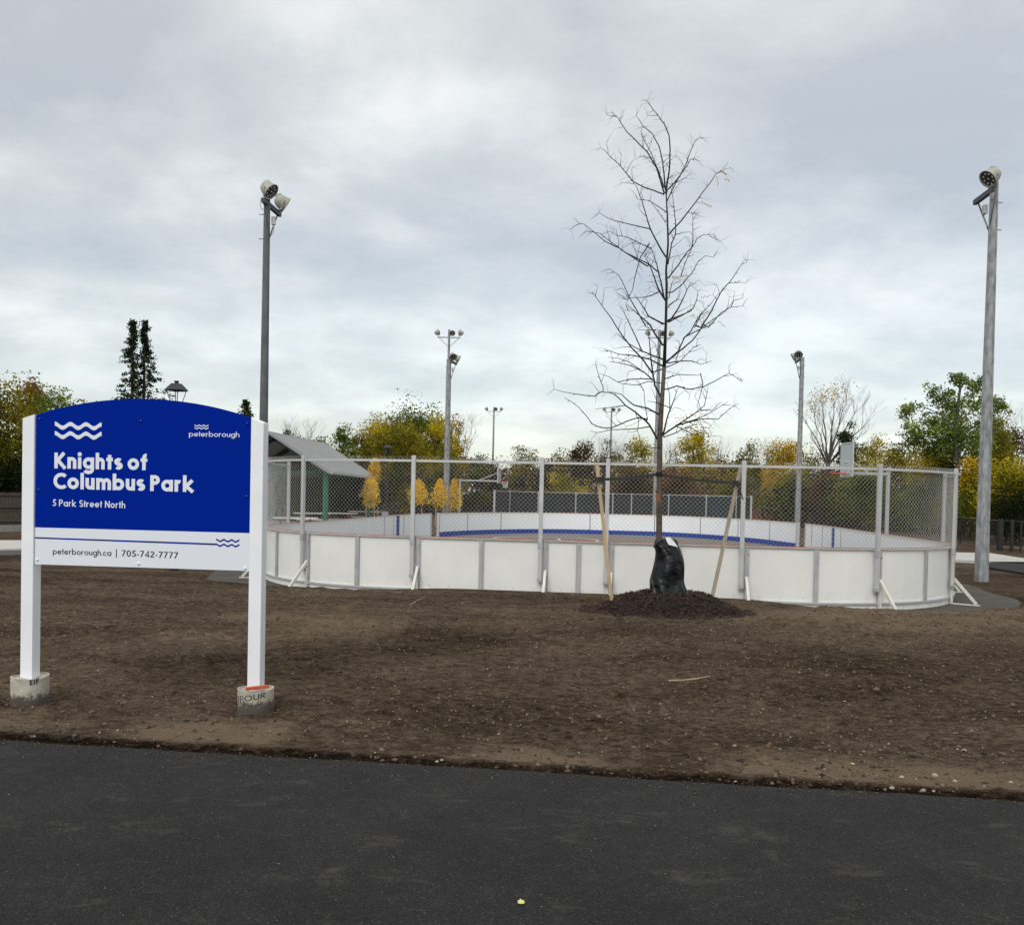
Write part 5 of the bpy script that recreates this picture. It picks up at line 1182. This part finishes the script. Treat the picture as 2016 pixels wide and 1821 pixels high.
# ------------------------------------------------------------------ wooden fences
def plank_fence(name, A, B, h, m, label, pw=.15, gap=.012, rails=(.35, 1.2), indiv=True, z0=-.4):
    e_ = empty(name, (A.x, A.y, z0), label, 'fence'); d = (B-A); d.z = 0; L_ = d.length; d.normalize(); nv = Vector((-d.y, d.x, 0)); n = int(L_/pw)
    if indiv:
        me = None; rr = random.Random(3)
        for i in range(n):
            p = A+d*(pw*(i+.5)); p.z = z0
            if me is None:
                b = MB(); b.box((0, 0, h/2), (pw-gap, .02, h), (d, nv, Vector((0, 0, 1)))); o = b.build('plank', m); me = o.data
                o.parent = e_; o.location = p-e_.location
            else: o = bpy.data.objects.new('plank', me); COL.objects.link(o); o.parent = e_; o.location = p-e_.location+Vector((0, 0, rr.uniform(-.02, .02)))
    else:
        b = MB()
        for i in range(n): p = A+d*(pw*(i+.5)); b.box((p.x, p.y, z0+h/2), (pw-gap, .02, h), (d, nv, Vector((0, 0, 1))))
        b.build('planks', m, e_, kind='stuff')
    for r_ in rails:
        b = MB(); a0 = A-nv*.04; b0 = B-nv*.04; b.bar(Vector((a0.x, a0.y, z0+r_)), Vector((b0.x, b0.y, z0+r_)), .04, .09); b.build('rail', m, e_)
plank_fence('wooden_fence', at(-110, 1000, 39), at(150, 1000, 41), 1.6, M_wood, 'old dark wooden board fence under the trees at far left', rails=(.3, .95, 1.5))
plank_fence('wooden_fence', at(1600, 1000, 62), at(1905, 1000, 58), 1.55, M_woodd, 'dark board fence under the trees beyond the right rink side', pw=.16, indiv=False)
plank_fence('brick_red_fence', at(1478, 1000, 74), at(1665, 1000, 72), 1.15, M_brick, 'low red brown board wall below the pale house at right of the far boards', pw=.4, gap=.03, indiv=False, rails=())
plank_fence('wooden_fence', at(700, 1000, 82), at(985, 1000, 82), 2.0, M_woodd, 'dark board fence behind the small yellow trees', pw=.2, indiv=False)
# pale house glimpsed through the fence
hA = at(1490, 990, 84); hs = empty('pale_house', (hA.x, hA.y, -.4), 'pale grey sided house glimpsed among the trees behind the far fence corner', 'house')
b = MB(); b.box((hA.x+1.3, hA.y+3, 1.2), (5.2, 6, 3.2)); wl = b.build('wall', M_siding, hs)
b = MB(); b.add([(hA.x-1.6, hA.y-.3, 2.8), (hA.x+4.2, hA.y-.3, 2.8), (hA.x+1.3, hA.y-.3, 4.5), (hA.x-1.6, hA.y+6.3, 2.8), (hA.x+4.2, hA.y+6.3, 2.8), (hA.x+1.3, hA.y+6.3, 4.5)], [(0, 1, 2), (5, 4, 3), (0, 2, 5, 3), (1, 4, 5, 2), (0, 3, 4, 1)]); b.build('roof', M_roofd, hs)
for dx_ in (.2, 2.2):
    b = MB(); b.box((hA.x+dx_, hA.y-.02, 1.6), (.9, .06, 1.1)); w_ = b.build('window', M_white, hs); b = MB(); b.box((hA.x+dx_, hA.y-.05, 1.6), (.76, .04, .96)); b.build('pane', M_win, w_)
# utility cabinet
p = at(758.5, 1012, 47); e_ = empty('utility_cabinet', (p.x, p.y, -.4), 'small grey utility cabinet showing over the left boards', 'cabinet')
b = MB(); b.box((p.x, p.y, .05), (.32, .35, .9)); b.build('cabinet', M_box, e_, bevel=.01); b = MB(); b.box((p.x, p.y, .52), (.36, .40, .04)); b.build('lid', M_box, e_)

# ------------------------------------------------------------------ foliage
def leaves_mesh(name, C, size, rs, mt, parent, droop=0.0):
    n = len(C); a = rs.normal(size=(n, 3)); a /= np.linalg.norm(a, axis=1)[:, None]; t = rs.normal(size=(n, 3)); u = np.cross(a, t); u /= np.linalg.norm(u, axis=1)[:, None]
    s = size*rs.uniform(.55, 1.35, n)[:, None]; a = a*s; u = u*s*.62
    V = np.stack([C-a*.5, C+u*.5, C+a*.6, C-u*.5], 1)-np.array(origin_of(parent))
    me = fast_mesh(name, V.reshape(-1, 3), np.arange(n*4).reshape(-1, 4), 4); me.materials.append(mt)
    o = bpy.data.objects.new(name, me); link(o, parent); o['kind'] = 'stuff'; return o
def clumps(rs, center, rad, ncl, per, spread, lobes=4, bottom=-1.0, shell=.45):
    d = rs.normal(size=(ncl, 3)); d /= np.linalg.norm(d, axis=1)[:, None]
    ph = rs.uniform(0, 6.28, (lobes, 2)); fq = rs.integers(2, 5, lobes)
    th = np.arctan2(d[:, 1], d[:, 0]); el_ = d[:, 2]; lob = 1+sum(.09*np.sin(fq[i]*th+ph[i, 0])*np.cos(fq[i]*el_*2+ph[i, 1]) for i in range(lobes))
    r_ = (shell+(1-shell)*rs.random(ncl)**.6)*lob; d[:, 2] = np.maximum(d[:, 2], bottom)
    cl = center+d*r_[:, None]*np.array(rad)
    k = rs.integers(0, ncl, ncl*per); sp = np.clip(rs.normal(size=(ncl*per, 3)), -1.5, 1.5)*spread*rs.uniform(.5, 1.3, ncl)[k][:, None]
    return cl, cl[k]+sp
def limbs(b, base, targets, r0, rng_, segs=5, bend=.15):
    for t in targets:
        d = t-base; pts = []; L_ = d.length
        for i in range(segs+1):
            f_ = i/segs; p = base+d*f_+Vector((0, 0, L_*.12*math.sin(math.pi*f_)))
            if 0 < i: p += Vector((rng_.uniform(-1, 1), rng_.uniform(-1, 1), rng_.uniform(-1, 1)))*L_*bend*.18
            pts.append(p)
        b.tube(pts, [max(.012, r0*(1-f_/segs)**.9) for f_ in range(segs+1)], 5, cap=False)
def branching(b, p, d, L_, r0, depth, rg, spread=.5, up=.12, kids=(2, 3)):
    pts = [p]; dd = d.copy(); n = 3
    for i in range(n):
        dd = (dd+Vector((rg.uniform(-1, 1), rg.uniform(-1, 1), rg.uniform(-.6, 1)))*.16+Vector((0, 0, up*.3))).normalized(); pts.append(pts[-1]+dd*L_/n)
    b.tube(pts, [r0, r0*.85, r0*.72, r0*.6], 4 if r0 > .03 else 3, cap=False)
    if depth <= 0: return
    for k in range(rg.choice(kids)):
        nd = (dd+Vector((rg.uniform(-1, 1), rg.uniform(-1, 1), rg.uniform(-.5, .8)))*spread*1.3).normalized(); st = pts[rg.choice((2, 3, 3))]
        branching(b, st, nd, L_*rg.uniform(.62, .85), r0*.58, depth-1, rg, spread, up, kids)
LM = {
 'green': leaf_mat('leaf_green', [(.035, .048, .009), (.115, .145, .022), (.27, .28, .045)]),
 'fresh': leaf_mat('leaf_fresh', [(.05, .075, .015), (.13, .18, .035), (.33, .38, .10)]),
 'olive': leaf_mat('leaf_olive', [(.040, .042, .007), (.155, .142, .016), (.36, .29, .033)]),
 'yellowgreen': leaf_mat('leaf_yellowgreen', [(.085, .080, .009), (.34, .28, .018), (.66, .50, .03)]),
 'gold': leaf_mat('leaf_gold', [(.11, .075, .008), (.42, .28, .014), (.75, .50, .03)]),
 'brown': leaf_mat('leaf_brown', [(.032, .019, .009), (.085, .052, .022), (.17, .115, .042)]),
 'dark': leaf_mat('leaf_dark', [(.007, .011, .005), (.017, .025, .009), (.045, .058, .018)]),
 'bright': leaf_mat('leaf_bright_yellow', [(.60, .36, .02), (.90, .62, .05), (.95, .76, .14)]),
 'needle': leaf_mat('needles', [(.008, .014, .009), (.022, .036, .018), (.055, .075, .032)], .15),
 'rust': leaf_mat('leaf_rust', [(.055, .028, .010), (.15, .075, .025), (.30, .16, .05)]),
}
def tree(px_, ytop, hw, D, col, label, n=5500, size=.17, low=-.3, kind='leafy', hz=None, sparse=1.0, cat='tree', name='leafy_tree', zb=-.42, seed=None, group='autumn trees beyond the park'):
    seed = seed or int(px_*7+ytop); rs = np.random.default_rng(seed); rg = random.Random(seed)
    T = at(px_, ytop, D); rad = hw/F*D; base = Vector((T.x, T.y, zb)); zlow = low if low is not None else T.z-2*rad
    rz = (T.z-zlow)/2; c = np.array([T.x, T.y, (T.z+zlow)/2])
    e_ = empty(name, base, label, cat, group)
    n = int(n*1.9); ncl = max(14, int(n/110)); cl, P_ = clumps(rs, c, (rad*.93, rad*.85, rz*.95), ncl, int(n*sparse/ncl), .15*min(rad, rz)+.16, shell=.30)
    P_ = P_[P_[:, 2] > zb]
    leaves_mesh('crown', P_, size, rs, LM[col], e_)
    b = MB(); h_ = T.z-zb; r0 = max(.07, h_*.017); mid = Vector((T.x+rg.uniform(-.1, .1)*rad, T.y, zb+h_*.45)); b.tube([base, base.lerp(mid, .5)+Vector((.05, 0, 0)), mid, Vector((T.x, T.y, zb+h_*.86))], [r0, r0*.85, r0*.6, r0*.15], 7); b.build('trunk', M_fbark, e_)
    b = MB(); tg = [Vector(cl[i]) for i in rs.choice(ncl, min(ncl, 16), replace=False)]
    for t in tg: limbs(b, base.lerp(mid, rg.uniform(.55, 1.1)), [t], r0*.35, rg)
    b.build('limbs', M_fbark, e_); return e_
# left edge
tree(15, 738, 95, 47, 'olive', 'tall olive green tree at the far left edge behind the wooden fence', 9000, .16, .4)
tree(62, 742, 30, 52, 'rust', 'rusty orange topped tree just left of the park sign', 2600, .15, 3.5)
tree(112, 768, 48, 44, 'fresh', 'fresh green leafy tree top showing above the left sign post', 3800, .15, 1.5, sparse=.8)
tree(150, 800, 50, 50, 'olive', 'low olive tree crown hidden mostly by the sign arch', 3500, .16, 0)
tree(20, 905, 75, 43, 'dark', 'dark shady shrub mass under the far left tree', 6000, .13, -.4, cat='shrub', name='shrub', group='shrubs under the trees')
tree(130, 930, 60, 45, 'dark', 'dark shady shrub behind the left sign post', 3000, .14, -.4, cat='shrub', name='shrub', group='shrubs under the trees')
# behind the pavilion
tree(575, 838, 26, 62, 'fresh', 'thin topped green tree rising behind the pavilion ridge at left', 1100, .17, 1.0, sparse=.8)
tree(618, 840, 40, 64, 'fresh', 'pale green tree rising behind the pavilion ridge', 2600, .17, .5, sparse=.8)
tree(676, 838, 22, 70, 'green', 'narrow dark green tree between the pavilion roof and the big maple', 2600, .17, -.3)
tree(712, 834, 40, 74, 'olive', 'olive tree behind the far lantern', 3800, .18, -.3)
tree(748, 824, 46, 78, 'yellowgreen', 'yellow olive tree left of the tallest green tree', 6000, .19, -.3)
tree(816, 789, 66, 80, 'green', 'tallest green maple behind the left rink floodlight', 11000, .19, .8)
tree(785, 822, 58, 72, 'olive', 'broad olive tree below the tallest green maple', 6500, .18, -.4)
tree(862, 812, 42, 78, 'yellowgreen', 'yellow green tree right of the tallest maple', 6500, .18, -.4)
tree(903, 816, 26, 84, 'gold', 'golden brown feathery tree just right of the left rink floodlight', 2200, .19, .5, sparse=.8)
tree(880, 880, 36, 70, 'olive', 'low olive tree behind the left gap of the far boards', 3500, .17, -.4)
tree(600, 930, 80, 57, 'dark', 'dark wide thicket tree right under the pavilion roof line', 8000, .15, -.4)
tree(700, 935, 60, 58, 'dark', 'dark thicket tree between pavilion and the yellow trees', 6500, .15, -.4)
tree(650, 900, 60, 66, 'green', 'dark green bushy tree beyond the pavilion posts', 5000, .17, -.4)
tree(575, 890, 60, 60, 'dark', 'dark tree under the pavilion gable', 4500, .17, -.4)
# centre
tree(942, 884, 26, 82, 'green', 'small dark green tree behind the left basketball hoop', 1700, .19, -.4)
tree(975, 905, 40, 84, 'brown', 'brown leaved low tree left of the slim floodlight', 2600, .19, -.4)
tree(1030, 879, 32, 86, 'olive', 'rounded olive tree with thinning top left of centre', 2200, .19, .5, sparse=.8)
tree(1070, 903, 36, 80, 'brown', 'low brown tree below the fence rail at centre', 2600, .18, -.4)
tree(1098, 890, 30, 84, 'olive', 'low olive brown tree at centre skyline', 1900, .18, -.4)
tree(1120, 925, 45, 72, 'yellowgreen', 'yellow green low tree seen through the middle fence bay', 3200, .17, -.4)
tree(1150, 864, 30, 80, 'brown', 'dense dark brown tree left of the thin centre floodlight', 3800, .17, -.2)
tree(1190, 868, 30, 88, 'brown', 'thinning brown tree behind the thin centre floodlight', 1500, .17, .5, sparse=.7)
tree(1228, 880, 28, 84, 'olive', 'thin grey olive tree left of the bare tree', 1500, .17, -.3)
tree(1263, 858, 32, 84, 'yellowgreen', 'yellow green tree just left of the bare tree trunk', 3200, .18, -.3)
tree(1250, 915, 60, 74, 'brown', 'broad brown leaved thicket tree behind the young tree', 4500, .18, -.4)
tree(1318, 885, 30, 86, 'brown', 'grey brown tree just right of the bare trunk', 1500, .17, -.3)
tree(1368, 838, 40, 84, 'yellowgreen', 'bright yellow green tree right of the bare trunk', 5200, .18, -.2)
tree(1415, 860, 22, 90, 'yellowgreen', 'slender yellowish tree beside the bright yellow green one', 1400, .17, .5, sparse=.8)
tree(1340, 920, 60, 74, 'rust', 'low russet tree behind the right strap', 4200, .18, -.4)
tree(1430, 905, 45, 80, 'brown', 'brown low tree behind the right stake', 3200, .18, -.4)
tree(1475, 870, 38, 84, 'olive', 'olive tree at the fence post right of the stake', 3600, .18, -.3)
tree(1543, 856, 40, 82, 'gold', 'golden yellow tree left of the right rink floodlight', 5000, .18, -.3)
tree(1450, 925, 50, 76, 'olive', 'low olive shrub tree behind the far fence corner', 3200, .17, -.3)
tree(1560, 925, 55, 70, 'olive', 'olive bush behind the right rink floodlight', 4500, .16, -.4)
tree(1610, 880, 40, 76, 'olive', 'olive bush at the foot of the leafless tree', 3800, .17, -.4)
# right
tree(1725, 863, 40, 66, 'yellowgreen', 'yellow olive tree behind the right backboard', 4800, .15, -.3)
tree(1780, 870, 40, 62, 'olive', 'mottled olive tree under the branching green maple', 4500, .15, -.3)
tree(1840, 860, 55, 58, 'yellowgreen', 'broad yellow green crown below the branching maple', 7500, .14, -.3)
tree(1700, 925, 60, 60, 'green', 'dark green understory bush seen through the right fence bays', 5500, .14, -.4)
tree(1815, 945, 60, 56, 'green', 'green understory bush beside the right fence end', 5000, .13, -.4)
tree(1640, 935, 50, 62, 'brown', 'brown shaded bush behind the right side boards', 3800, .15, -.4)
tree(1915, 900, 24, 52, 'gold', 'golden leaved sapling between the fence end and the right pole', 2600, .13, .3)
tree(1925, 940, 40, 50, 'green', 'green bush behind the low black fence', 4200, .12, -.4)
tree(1985, 905, 60, 47, 'yellowgreen', 'yellow green tree at the right edge', 7500, .12, 0)
tree(1985, 812, 46, 60, 'brown', 'brown olive tree top rising at the right edge', 3600, .14, 1.5)
tree(1960, 835, 40, 56, 'olive', 'olive tree right of the thick pole', 4500, .13, .8)
tree(2000, 965, 50, 44, 'dark', 'dark bush in the shade behind the black fence', 3800, .11, -.4, cat='shrub', name='shrub', group='shrubs under the trees')
tree(2075, 830, 60, 50, 'olive', 'olive tree beyond the right picture edge', 5000, .14, 0)
# branching green maple at right, with open arms
def arm_tree(label, trunk, arms, D, col, seed, size=.14, per=300):
    rs = np.random.default_rng(seed); rg = random.Random(seed); base = at(*trunk[0], D); base.z = -.42; e_ = empty('leafy_tree', base, label, 'tree', 'autumn trees beyond the park')
    b = MB(); P_ = [base]+[at(x, y, D) for x, y in trunk[1:]]; n = len(P_); b.tube(P_, [.13*(1-i/n)+.02 for i in range(n)], 7); b.build('trunk', M_fbark, e_)
    b = MB(); pts = []
    for path, rr, nn_, dd in arms:
        Q = [at(x, y, D+dd*i) for i, (x, y) in enumerate(path)]; b.tube(Q, [max(.012, .045*(1-i/len(Q))) for i in range(len(Q))], 5, cap=False)
        c = Q[-1]; s_ = rr/F*D
        k = max(9, nn_//26)
        for _ in range(k):
            q = c+Vector((rs.normal(0, .5)*s_, rs.normal(0, .5)*s_, rs.normal(0, .42)*s_)); m = int(1.5*nn_)//k
            pts.append(np.array(q)+rs.normal(size=(m, 3))*np.array((.24, .24, .15))*s_*1.1)
    b.build('limbs', M_fbark, e_); leaves_mesh('crown', np.concatenate(pts), size, rs, LM[col], e_)
arm_tree('open branching green maple left of the thick right pole', [(1890, 1010), (1886, 930), (1880, 870), (1885, 800), (1890, 760)],
  [([(1885, 850), (1850, 815), (1815, 800), (1788, 806)], 22, 420, .3), ([(1850, 815), (1822, 812), (1800, 845)], 16, 260, -.3), ([(1885, 800), (1870, 790), (1850, 775)], 22, 380, .2), ([(1888, 790), (1892, 765), (1888, 750)], 20, 380, 0), ([(1888, 800), (1905, 775), (1918, 762)], 18, 300, .2),
   ([(1886, 830), (1860, 835), (1835, 838)], 26, 450, .4), ([(1886, 830), (1905, 815), (1920, 800)], 26, 520, -.2), ([(1890, 850), (1920, 840), (1950, 790)], 20, 300, 0), ([(1890, 860), (1930, 830), (1968, 800)], 16, 220, .2), ([(1884, 810), (1880, 800), (1878, 800)], 34, 700, .3), ([(1886, 860), (1870, 860), (1860, 862)], 36, 750, 0), ([(1880, 870), (1830, 860), (1790, 862)], 28, 520, .4), ([(1880, 880), (1905, 870), (1925, 868)], 34, 650, -.2)], 54, 'fresh', 21, .16)
tree(1880, 800, 62, 57, 'green', 'green maple crown filling in behind the open branching maple', 5200, .15, 2.2, sparse=.75)
tree(1955, 800, 34, 58, 'green', 'green leafy crown right behind the thick galvanised pole', 3000, .15, 1.0)
# leafless spreading tree and the ivy-dark evergreen in it
D = 74; base = at(1625, 1000, D); base.z = -.42; e_ = empty('leafless_tree', base, 'grey leafless spreading tree between the right floodlight and the backboard', 'tree', 'autumn trees beyond the park')
b = MB(); rg = random.Random(8); fork = at(1630, 915, D); b.tube([base, fork], [.28, .20], 7); b.build('trunk', M_fbarkl, e_)
for k, (tx, ty) in enumerate(((1600, 800), (1618, 785), (1645, 775), (1668, 772), (1690, 790), (1715, 812), (1640, 830), (1598, 850), (1702, 840), (1660, 800), (1620, 820), (1585, 815))):
    b = MB(); t = at(tx, ty+18, D+rg.uniform(-2, 2)); d = (t-fork); L_ = d.length; pts = [fork+d*f_+Vector((rg.uniform(-.1, .1), 0, L_*.08*math.sin(3.14*f_))) for f_ in (0, .25, .5, .75)]
    b.tube(pts, [.10, .07, .05, .035], 4, cap=False)
    for f_ in (1, 2, 3, 3, 3): branching(b, pts[f_], (d.normalized()+Vector((rg.uniform(-.5, .5), rg.uniform(-.5, .5), .1))).normalized(), L_*.22, .022, 3, rg, .45, .2)
    b.build('limb', M_fbarkl, e_, kind='stuff')
rs = np.random.default_rng(4); cl = np.array([at(x_, y_, D) for x_, y_ in ((1607, 790), (1622, 778), (1640, 776), (1600, 800), (1660, 772), (1630, 786))]); P_ = np.concatenate([c+rs.normal(size=(90, 3))*.55 for c in cl]); leaves_mesh('crown', P_, .15, rs, LM['gold'], e_)
tree(1672, 816, 22, 72, 'needle', 'dark evergreen clump inside the leafless tree', 3200, .15, 1.5, name='evergreen_tree')
tree(1690, 850, 26, 71, 'dark', 'dark lower evergreen beside the backboard', 2200, .15, .5, name='evergreen_tree')
# thinning tops: bare twig fans over the skyline
TW = ((1034, 878, 86, 'thin grey twigs of a bare treetop above the rounded olive tree'), (1196, 862, 88, 'bare twiggy top beside the slim centre floodlight'), (1228, 872, 84, 'grey bare twigs left of the young tree between two yellowish crowns'),
 (1415, 868, 90, 'bare twigs right of the brightest yellow green tree'), (1318, 872, 86, 'grey bare twigs just right of the young tree trunk'), (908, 815, 84, 'fine bare twigs in the feathery golden tree by the left floodlight'),
 (592, 826, 62, 'sparse twigs over the pavilion ridge'), (1992, 776, 60, 'bare twigs rising at the right picture edge'), (735, 822, 78, 'bare twigs above the olive crowns behind the far lantern'), (1500, 862, 88, 'bare twigs left of the golden tree'))
for k, (px_, yy, D, lab) in enumerate(TW):
    rg = random.Random(k+60); T = at(px_, yy, D); base = Vector((T.x, T.y, -.42)); e_ = empty('twiggy_tree', base, lab, 'tree', 'thin leafless treetops on the skyline'); H_ = T.z+.42; fork = Vector((T.x, T.y, -.42+H_*.35))
    b = MB(); b.tube([base, fork], [.12, .09], 6); b.build('trunk', M_fbarkl, e_); b = MB()
    for j in range(7):
        d = Vector((rg.uniform(-.34, .34), rg.uniform(-.3, .3), 1)).normalized(); pts = [fork+d*(H_*.52*f_)*rg.uniform(.9, 1.0) for f_ in (0, .3, .6, .8)]; b.tube(pts, [.05, .035, .022, .014], 4, cap=False)
        for f_ in (1, 2, 2, 3, 3): branching(b, pts[f_], (d+Vector((rg.uniform(-.5, .5), rg.uniform(-.5, .5), .1))).normalized(), H_*.11, .013, 3, rg, .5, .15)
    b.build('twigs', M_fbarkl, e_, kind='stuff')
# spruces
def spruce(px_, ytop, ybot, D, label, prof, seed, nb=46, lean=0.0, dense=.35, size=.16):
    rs = np.random.default_rng(seed); rg = random.Random(seed); T = at(px_, ytop, D); base = Vector((T.x, T.y, -.42)); e_ = empty('spruce_tree', base, label, 'tree', 'spruces at left')
    b = MB(); b.tube([base, Vector((T.x, T.y, T.z))], [.20, .03], 7); b.build('trunk', M_fbark, e_)
    zb_ = at(px_, ybot, D).z; H_ = T.z-zb_; b = MB(); pts = []
    for k in range(nb):
        f_ = (k+rg.random())/nb; z = T.z-H_*f_; a = rg.uniform(0, 6.283); wl_, wr_ = np.interp(f_, [q[0] for q in prof], [q[1] for q in prof]), np.interp(f_, [q[0] for q in prof], [q[2] for q in prof])
        w_ = (wl_ if math.cos(a) < 0 else wr_)/F*D*(rg.uniform(.6, 1.1) if f_ < .35 else rg.uniform(.45, 1.35)); d = Vector((math.cos(a), math.sin(a)*.8, -.12 if f_ > .3 else .5)); o_ = Vector((T.x, T.y, z)); tip = o_+d*w_
        mid = o_+d*w_*.55-Vector((0, 0, w_*.08)); b.tube([o_, mid, tip], [.03, .018, .008], 4, cap=False)
        m = int((26+95*w_*dense)*(1.0 if f_ < .45 else .62))
        if f_ < dense: ts = rs.random(m)
        else: ts = .45+.6*rs.random(m)**.8
        q = np.array(o_)[None]+np.array(tip-o_)[None]*ts[:, None]+rs.normal(size=(m, 3))*np.array((.11, .11, .07)); pts.append(q)
    b.build('limbs', M_fbark, e_); leaves_mesh('needles', np.concatenate(pts), size, rs, LM['needle'], e_)
spruce(262, 633, 792, 58, 'tall narrow dark spruce, the left one of the pair above the sign', [(0, 2, 2), (.1, 9, 8), (.3, 13, 9), (.5, 19, 10), (.8, 24, 12), (1, 34, 20)], 3, 96)
spruce(285, 633, 792, 59, 'tall narrow dark spruce, the right one of the pair above the sign', [(0, 1, 2), (.15, 7, 9), (.35, 9, 13), (.5, 10, 26), (.8, 12, 34), (1, 20, 44)], 4, 90)
spruce(484, 789, 850, 66, 'small pointed spruce tip between the sign and the dark floodlight pole', [(0, 1, 1), (.3, 9, 9), (.6, 18, 16), (1, 30, 28)], 5, 70, dense=.15)
# small yellow staked trees
def small_yellow(px_, yt, yb_, hw, D, label, seed, prof_=(.55, 1, .95, .42, .10)):
    rs = np.random.default_rng(seed); T = at(px_, yt, D); B_ = at(px_, yb_, D); base = Vector((T.x, T.y, -.4)); e_ = empty('small_yellow_tree', base, label, 'tree', 'newly planted yellow trees')
    H_ = T.z-B_.z; w_ = hw/F*D; n = 1500; f_ = rs.random(n)**.8; ang = rs.uniform(0, 6.28, n); prof = np.interp(f_, [0, .15, .5, .8, 1], prof_)*(1+.25*np.sin(ang*3+seed)*np.sin(f_*9)); r_ = w_*prof*np.sqrt(rs.random(n))*rs.uniform(.8, 1.15, n)
    P_ = np.stack([T.x+r_*np.cos(ang), T.y+r_*np.sin(ang), B_.z+H_*f_], 1)+rs.normal(size=(n, 3))*.06; leaves_mesh('crown', P_, .095, rs, LM['bright'], e_)
    b = MB(); b.tube([base, Vector((T.x, T.y, B_.z+H_*.8))], [.035, .012], 6); b.build('trunk', M_fbark, e_)
    for sg in (-1, 1): b = MB(); b.bar(Vector((T.x+.24*sg, T.y, -.45)), Vector((T.x+.22*sg, T.y, .75)), .04, .04); b.build('support_stake', M_stake, e_)
small_yellow(738, 906, 948, 11, 49, 'small yellow sprig crown peeking above the pavilion eave', 7, (.5, .8, 1, .7, .3))
small_yellow(730, 943, 998, 18, 47, 'round yellow newly planted tree just right of the pavilion eave', 1, (.6, 1.0, 1.05, .75, .3))
small_yellow(824, 945, 994, 22, 52, 'cone shaped golden young tree behind the second fence post', 2)
small_yellow(866, 944, 998, 17, 53, 'golden young tree just left of the left rink floodlight', 3)
small_yellow(895, 944, 1004, 17, 55, 'golden young tree just right of the left rink floodlight', 4)
# far wood mass behind everything
rs = np.random.default_rng(99); n = 42000; X = rs.uniform(-75, 75, n); Yd = rs.uniform(94, 104, n); hmax = 5.2+1.6*fbm(X*.12, X*0, 3, 6); Z = -.4+(hmax+.4)*rs.random(n)**.8
me_o = leaves_mesh('far_wood', np.stack([X, Yd, Z], 1), .42, rs, LM['brown'], None); tag(me_o, 'brownish far wood filling the skyline behind the single trees', 'wood', kind='stuff')
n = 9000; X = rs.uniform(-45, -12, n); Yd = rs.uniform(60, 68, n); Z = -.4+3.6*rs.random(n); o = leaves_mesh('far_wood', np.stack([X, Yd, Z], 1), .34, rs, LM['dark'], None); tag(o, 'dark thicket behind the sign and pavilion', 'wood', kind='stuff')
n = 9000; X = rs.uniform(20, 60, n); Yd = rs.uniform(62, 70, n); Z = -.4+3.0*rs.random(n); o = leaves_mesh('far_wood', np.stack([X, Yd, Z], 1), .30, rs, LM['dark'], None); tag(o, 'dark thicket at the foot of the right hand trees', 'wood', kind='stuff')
